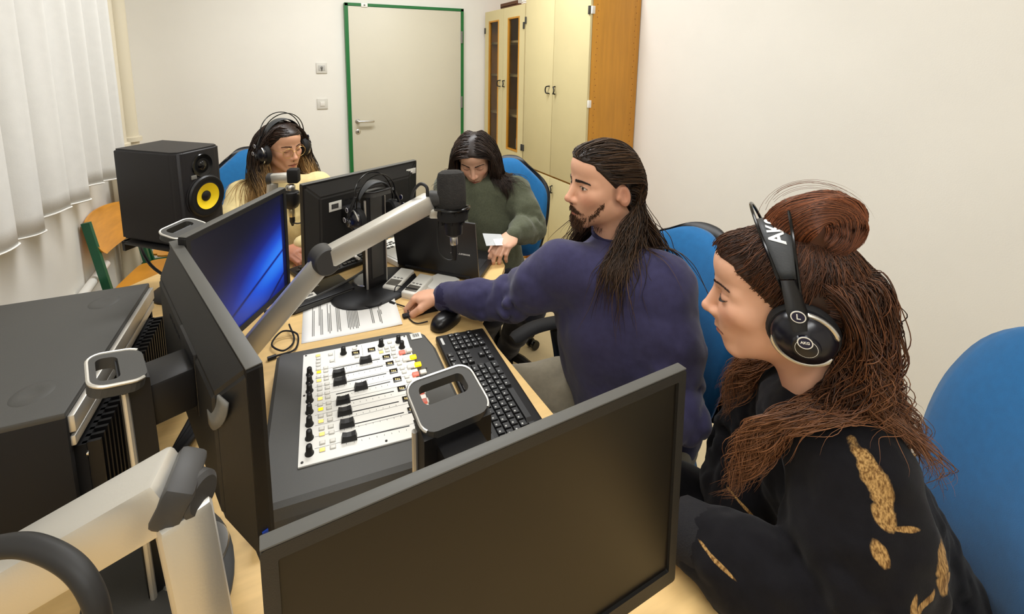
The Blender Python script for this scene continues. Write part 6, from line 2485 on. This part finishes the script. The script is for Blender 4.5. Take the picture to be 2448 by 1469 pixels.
GW, GW_H = build_glasses_woman()
headphones('black studio headphones worn by the woman with glasses', GW_H, .014, band_tilt=.10, ear=(.004, -.022), hw=.100, cup=1.15)


# ================================================================ woman in the green sweater
def build_green_woman():
    H = Frame(at(1136, 376, 2.0), math.radians(214), .52, .05, .97)
    f = dict(skin=(224, 176, 148), nose=1.0, lips=1.0, jaw=.94, neck=.046, neck_base=(0, -.05, -.17))
    hip = V3((.985, 1.83, .50))
    base = (float(hip[0]), float(hip[1]), 0)
    t = thing('person', 'dark-haired woman in a green turtleneck sweater reading a slip of paper', 'person', base)
    nb = H.wor(np.array([[0, -.050, -.145]]))[0]
    fac = math.radians(210)
    J = dict(nb=nb, shL=V3((1.025, 1.68, .965)), shR=V3((.755, 1.83, .975)), elL=V3((1.055, 1.59, .815)), elR=V3((.70, 1.66, .80)),
             wrL=V3((.915, 1.500, .835)), wrR=V3((.715, 1.59, .81)), hip=hip, fac=fac, lean=.2)
    top, plain, under = seated_top(J, 1.05, (9, .010), .046, .064, 1.12, (.070, .074, .072, .060, .038), .060, .011)

    def neck(P):
        d = top(P)
        c = s_caps(P, nb + V3((0, 0, -.01)), nb * .5 + H.wor(np.array([[0, -.02, -.085]]))[0] * .5, .066, .058)
        d = smin(d, c + folds(P, 30, .003, 2.0, (1, 1, 2.5)), .02)
        return d
    pl, ph = np.array([.58, 1.36, .40]), np.array([1.26, 2.10, 1.12])
    cloth_mesh('sweater', neck, pl, ph, .008, fabric('green_knit', (92, 96, 78), bump=(420, .8), noise=(160, .14)), t, base)
    hL = hand_piece(J['wrL'], (-.82, -.42, -.22), (-.25, -.35, .9), [(.45, .55, .35), (.55, .6, .4), (.65, .65, .4), (.75, .7, .4)], 1, .98, .0026, f['skin'], thumb=((.45, .8, -.3), (.1, .9, -.3), (-.1, .9, -.2)))
    hR = hand_piece(J['wrR'], (-.6, -.75, -.15), (0, 0, 1), [(.4, .5, .3)] * 4, -1, .95, .004, f['skin'])
    make_body('body', t, base, [head_piece(H, f, .0026), hL, hR, (under, pl, ph, .014, None)], f['skin'])
    kn = [V3((.97, 1.46, .52)), V3((.80, 1.50, .52))]
    ft = [V3((1.02, 1.74, .10)), V3((.86, 1.78, .10))]
    legs_mesh(t, base, hip, kn, ft, fabric('navy_denim', (30, 31, 46)))
    shoes(t, base, ft, fac, BLACKM)
    brows(H, f, t, base, (46, 30, 24), .0009, 80, 2, .003, .0190)
    v, q = scalp(H, f, .0040, .0030)
    np_mesh('scalp_hair', v, q, HAIRM, t, base, np.tile(lin((38, 28, 24)), (len(v), 1)))
    p, g = scalp_roots(H, f, 2400, 51)
    n = len(p)
    rs = np.random.RandomState(2)
    sd = np.sign(p[:, 0])
    dl = np.stack([sd * 1.0, np.where(p[:, 1] > .02, .05, -.25), np.full(n, .2)], 1) + g * .3

    def att(P, q_):
        L = H.loc(P)
        a = np.zeros((n, 3))
        a[:, 0] += np.where((np.abs(L[:, 0]) < .062) & (L[:, 1] > .03), 1.6 * sd, 0)      # keep off the face
        a[:, 1] += np.where(L[:, 1] > .070, -.8, 0)
        a[:, 2] += -.35
        return a @ H.R.T * .4
    fn = lambda P: np.minimum(head_sdf(H.loc(P), f), plain(P))
    offs = .0045 + .009 * rs.rand(n) ** 1.4
    S = grow(H.wor(p), dl @ H.R.T, fn, 22, (.26 + .07 * rs.rand(n)) / 22, offs, .22, .80, .0008, 11, 3, att)
    S = S[:, ::2]
    strands_var('hair', S, .0013, t, base, hair_cols(n, 12, 3, (32, 23, 19), (70, 52, 42), 5))
    sl = thing('paper_slip', 'small folded paper slip held by the woman in green', 'paper', Vector((.832, 1.470, .824)))
    MB().add([(-.070, -.012, .004), (.018, -.010, -.008), (.020, .030, .022), (-.066, .030, .040)], [(0, 1, 2, 3)]).build('sheet', mat('slip_grey', (206, 210, 212), .8), sl).modifiers.new('thick', 'SOLIDIFY').thickness = .0006
    MB().add([(-.030, -.016, .000), (.045, -.014, -.012), (.046, .012, .008), (-.028, .012, .016)], [(0, 1, 2, 3)]).build('under_sheet', PAPER, sl).modifiers.new('thick', 'SOLIDIFY').thickness = .0006
    return t, H


GR, GR_H = build_green_woman()

# headphones hung on the turned-away monitor's stand
HH = Frame((.325, 1.468, 1.045), math.radians(-18), 0, 0, .96)
headphones('black studio headphones hung over the stand of the turned-away monitor', HH, -.02, band_tilt=0, ear=(0, -.03), hw=.072)
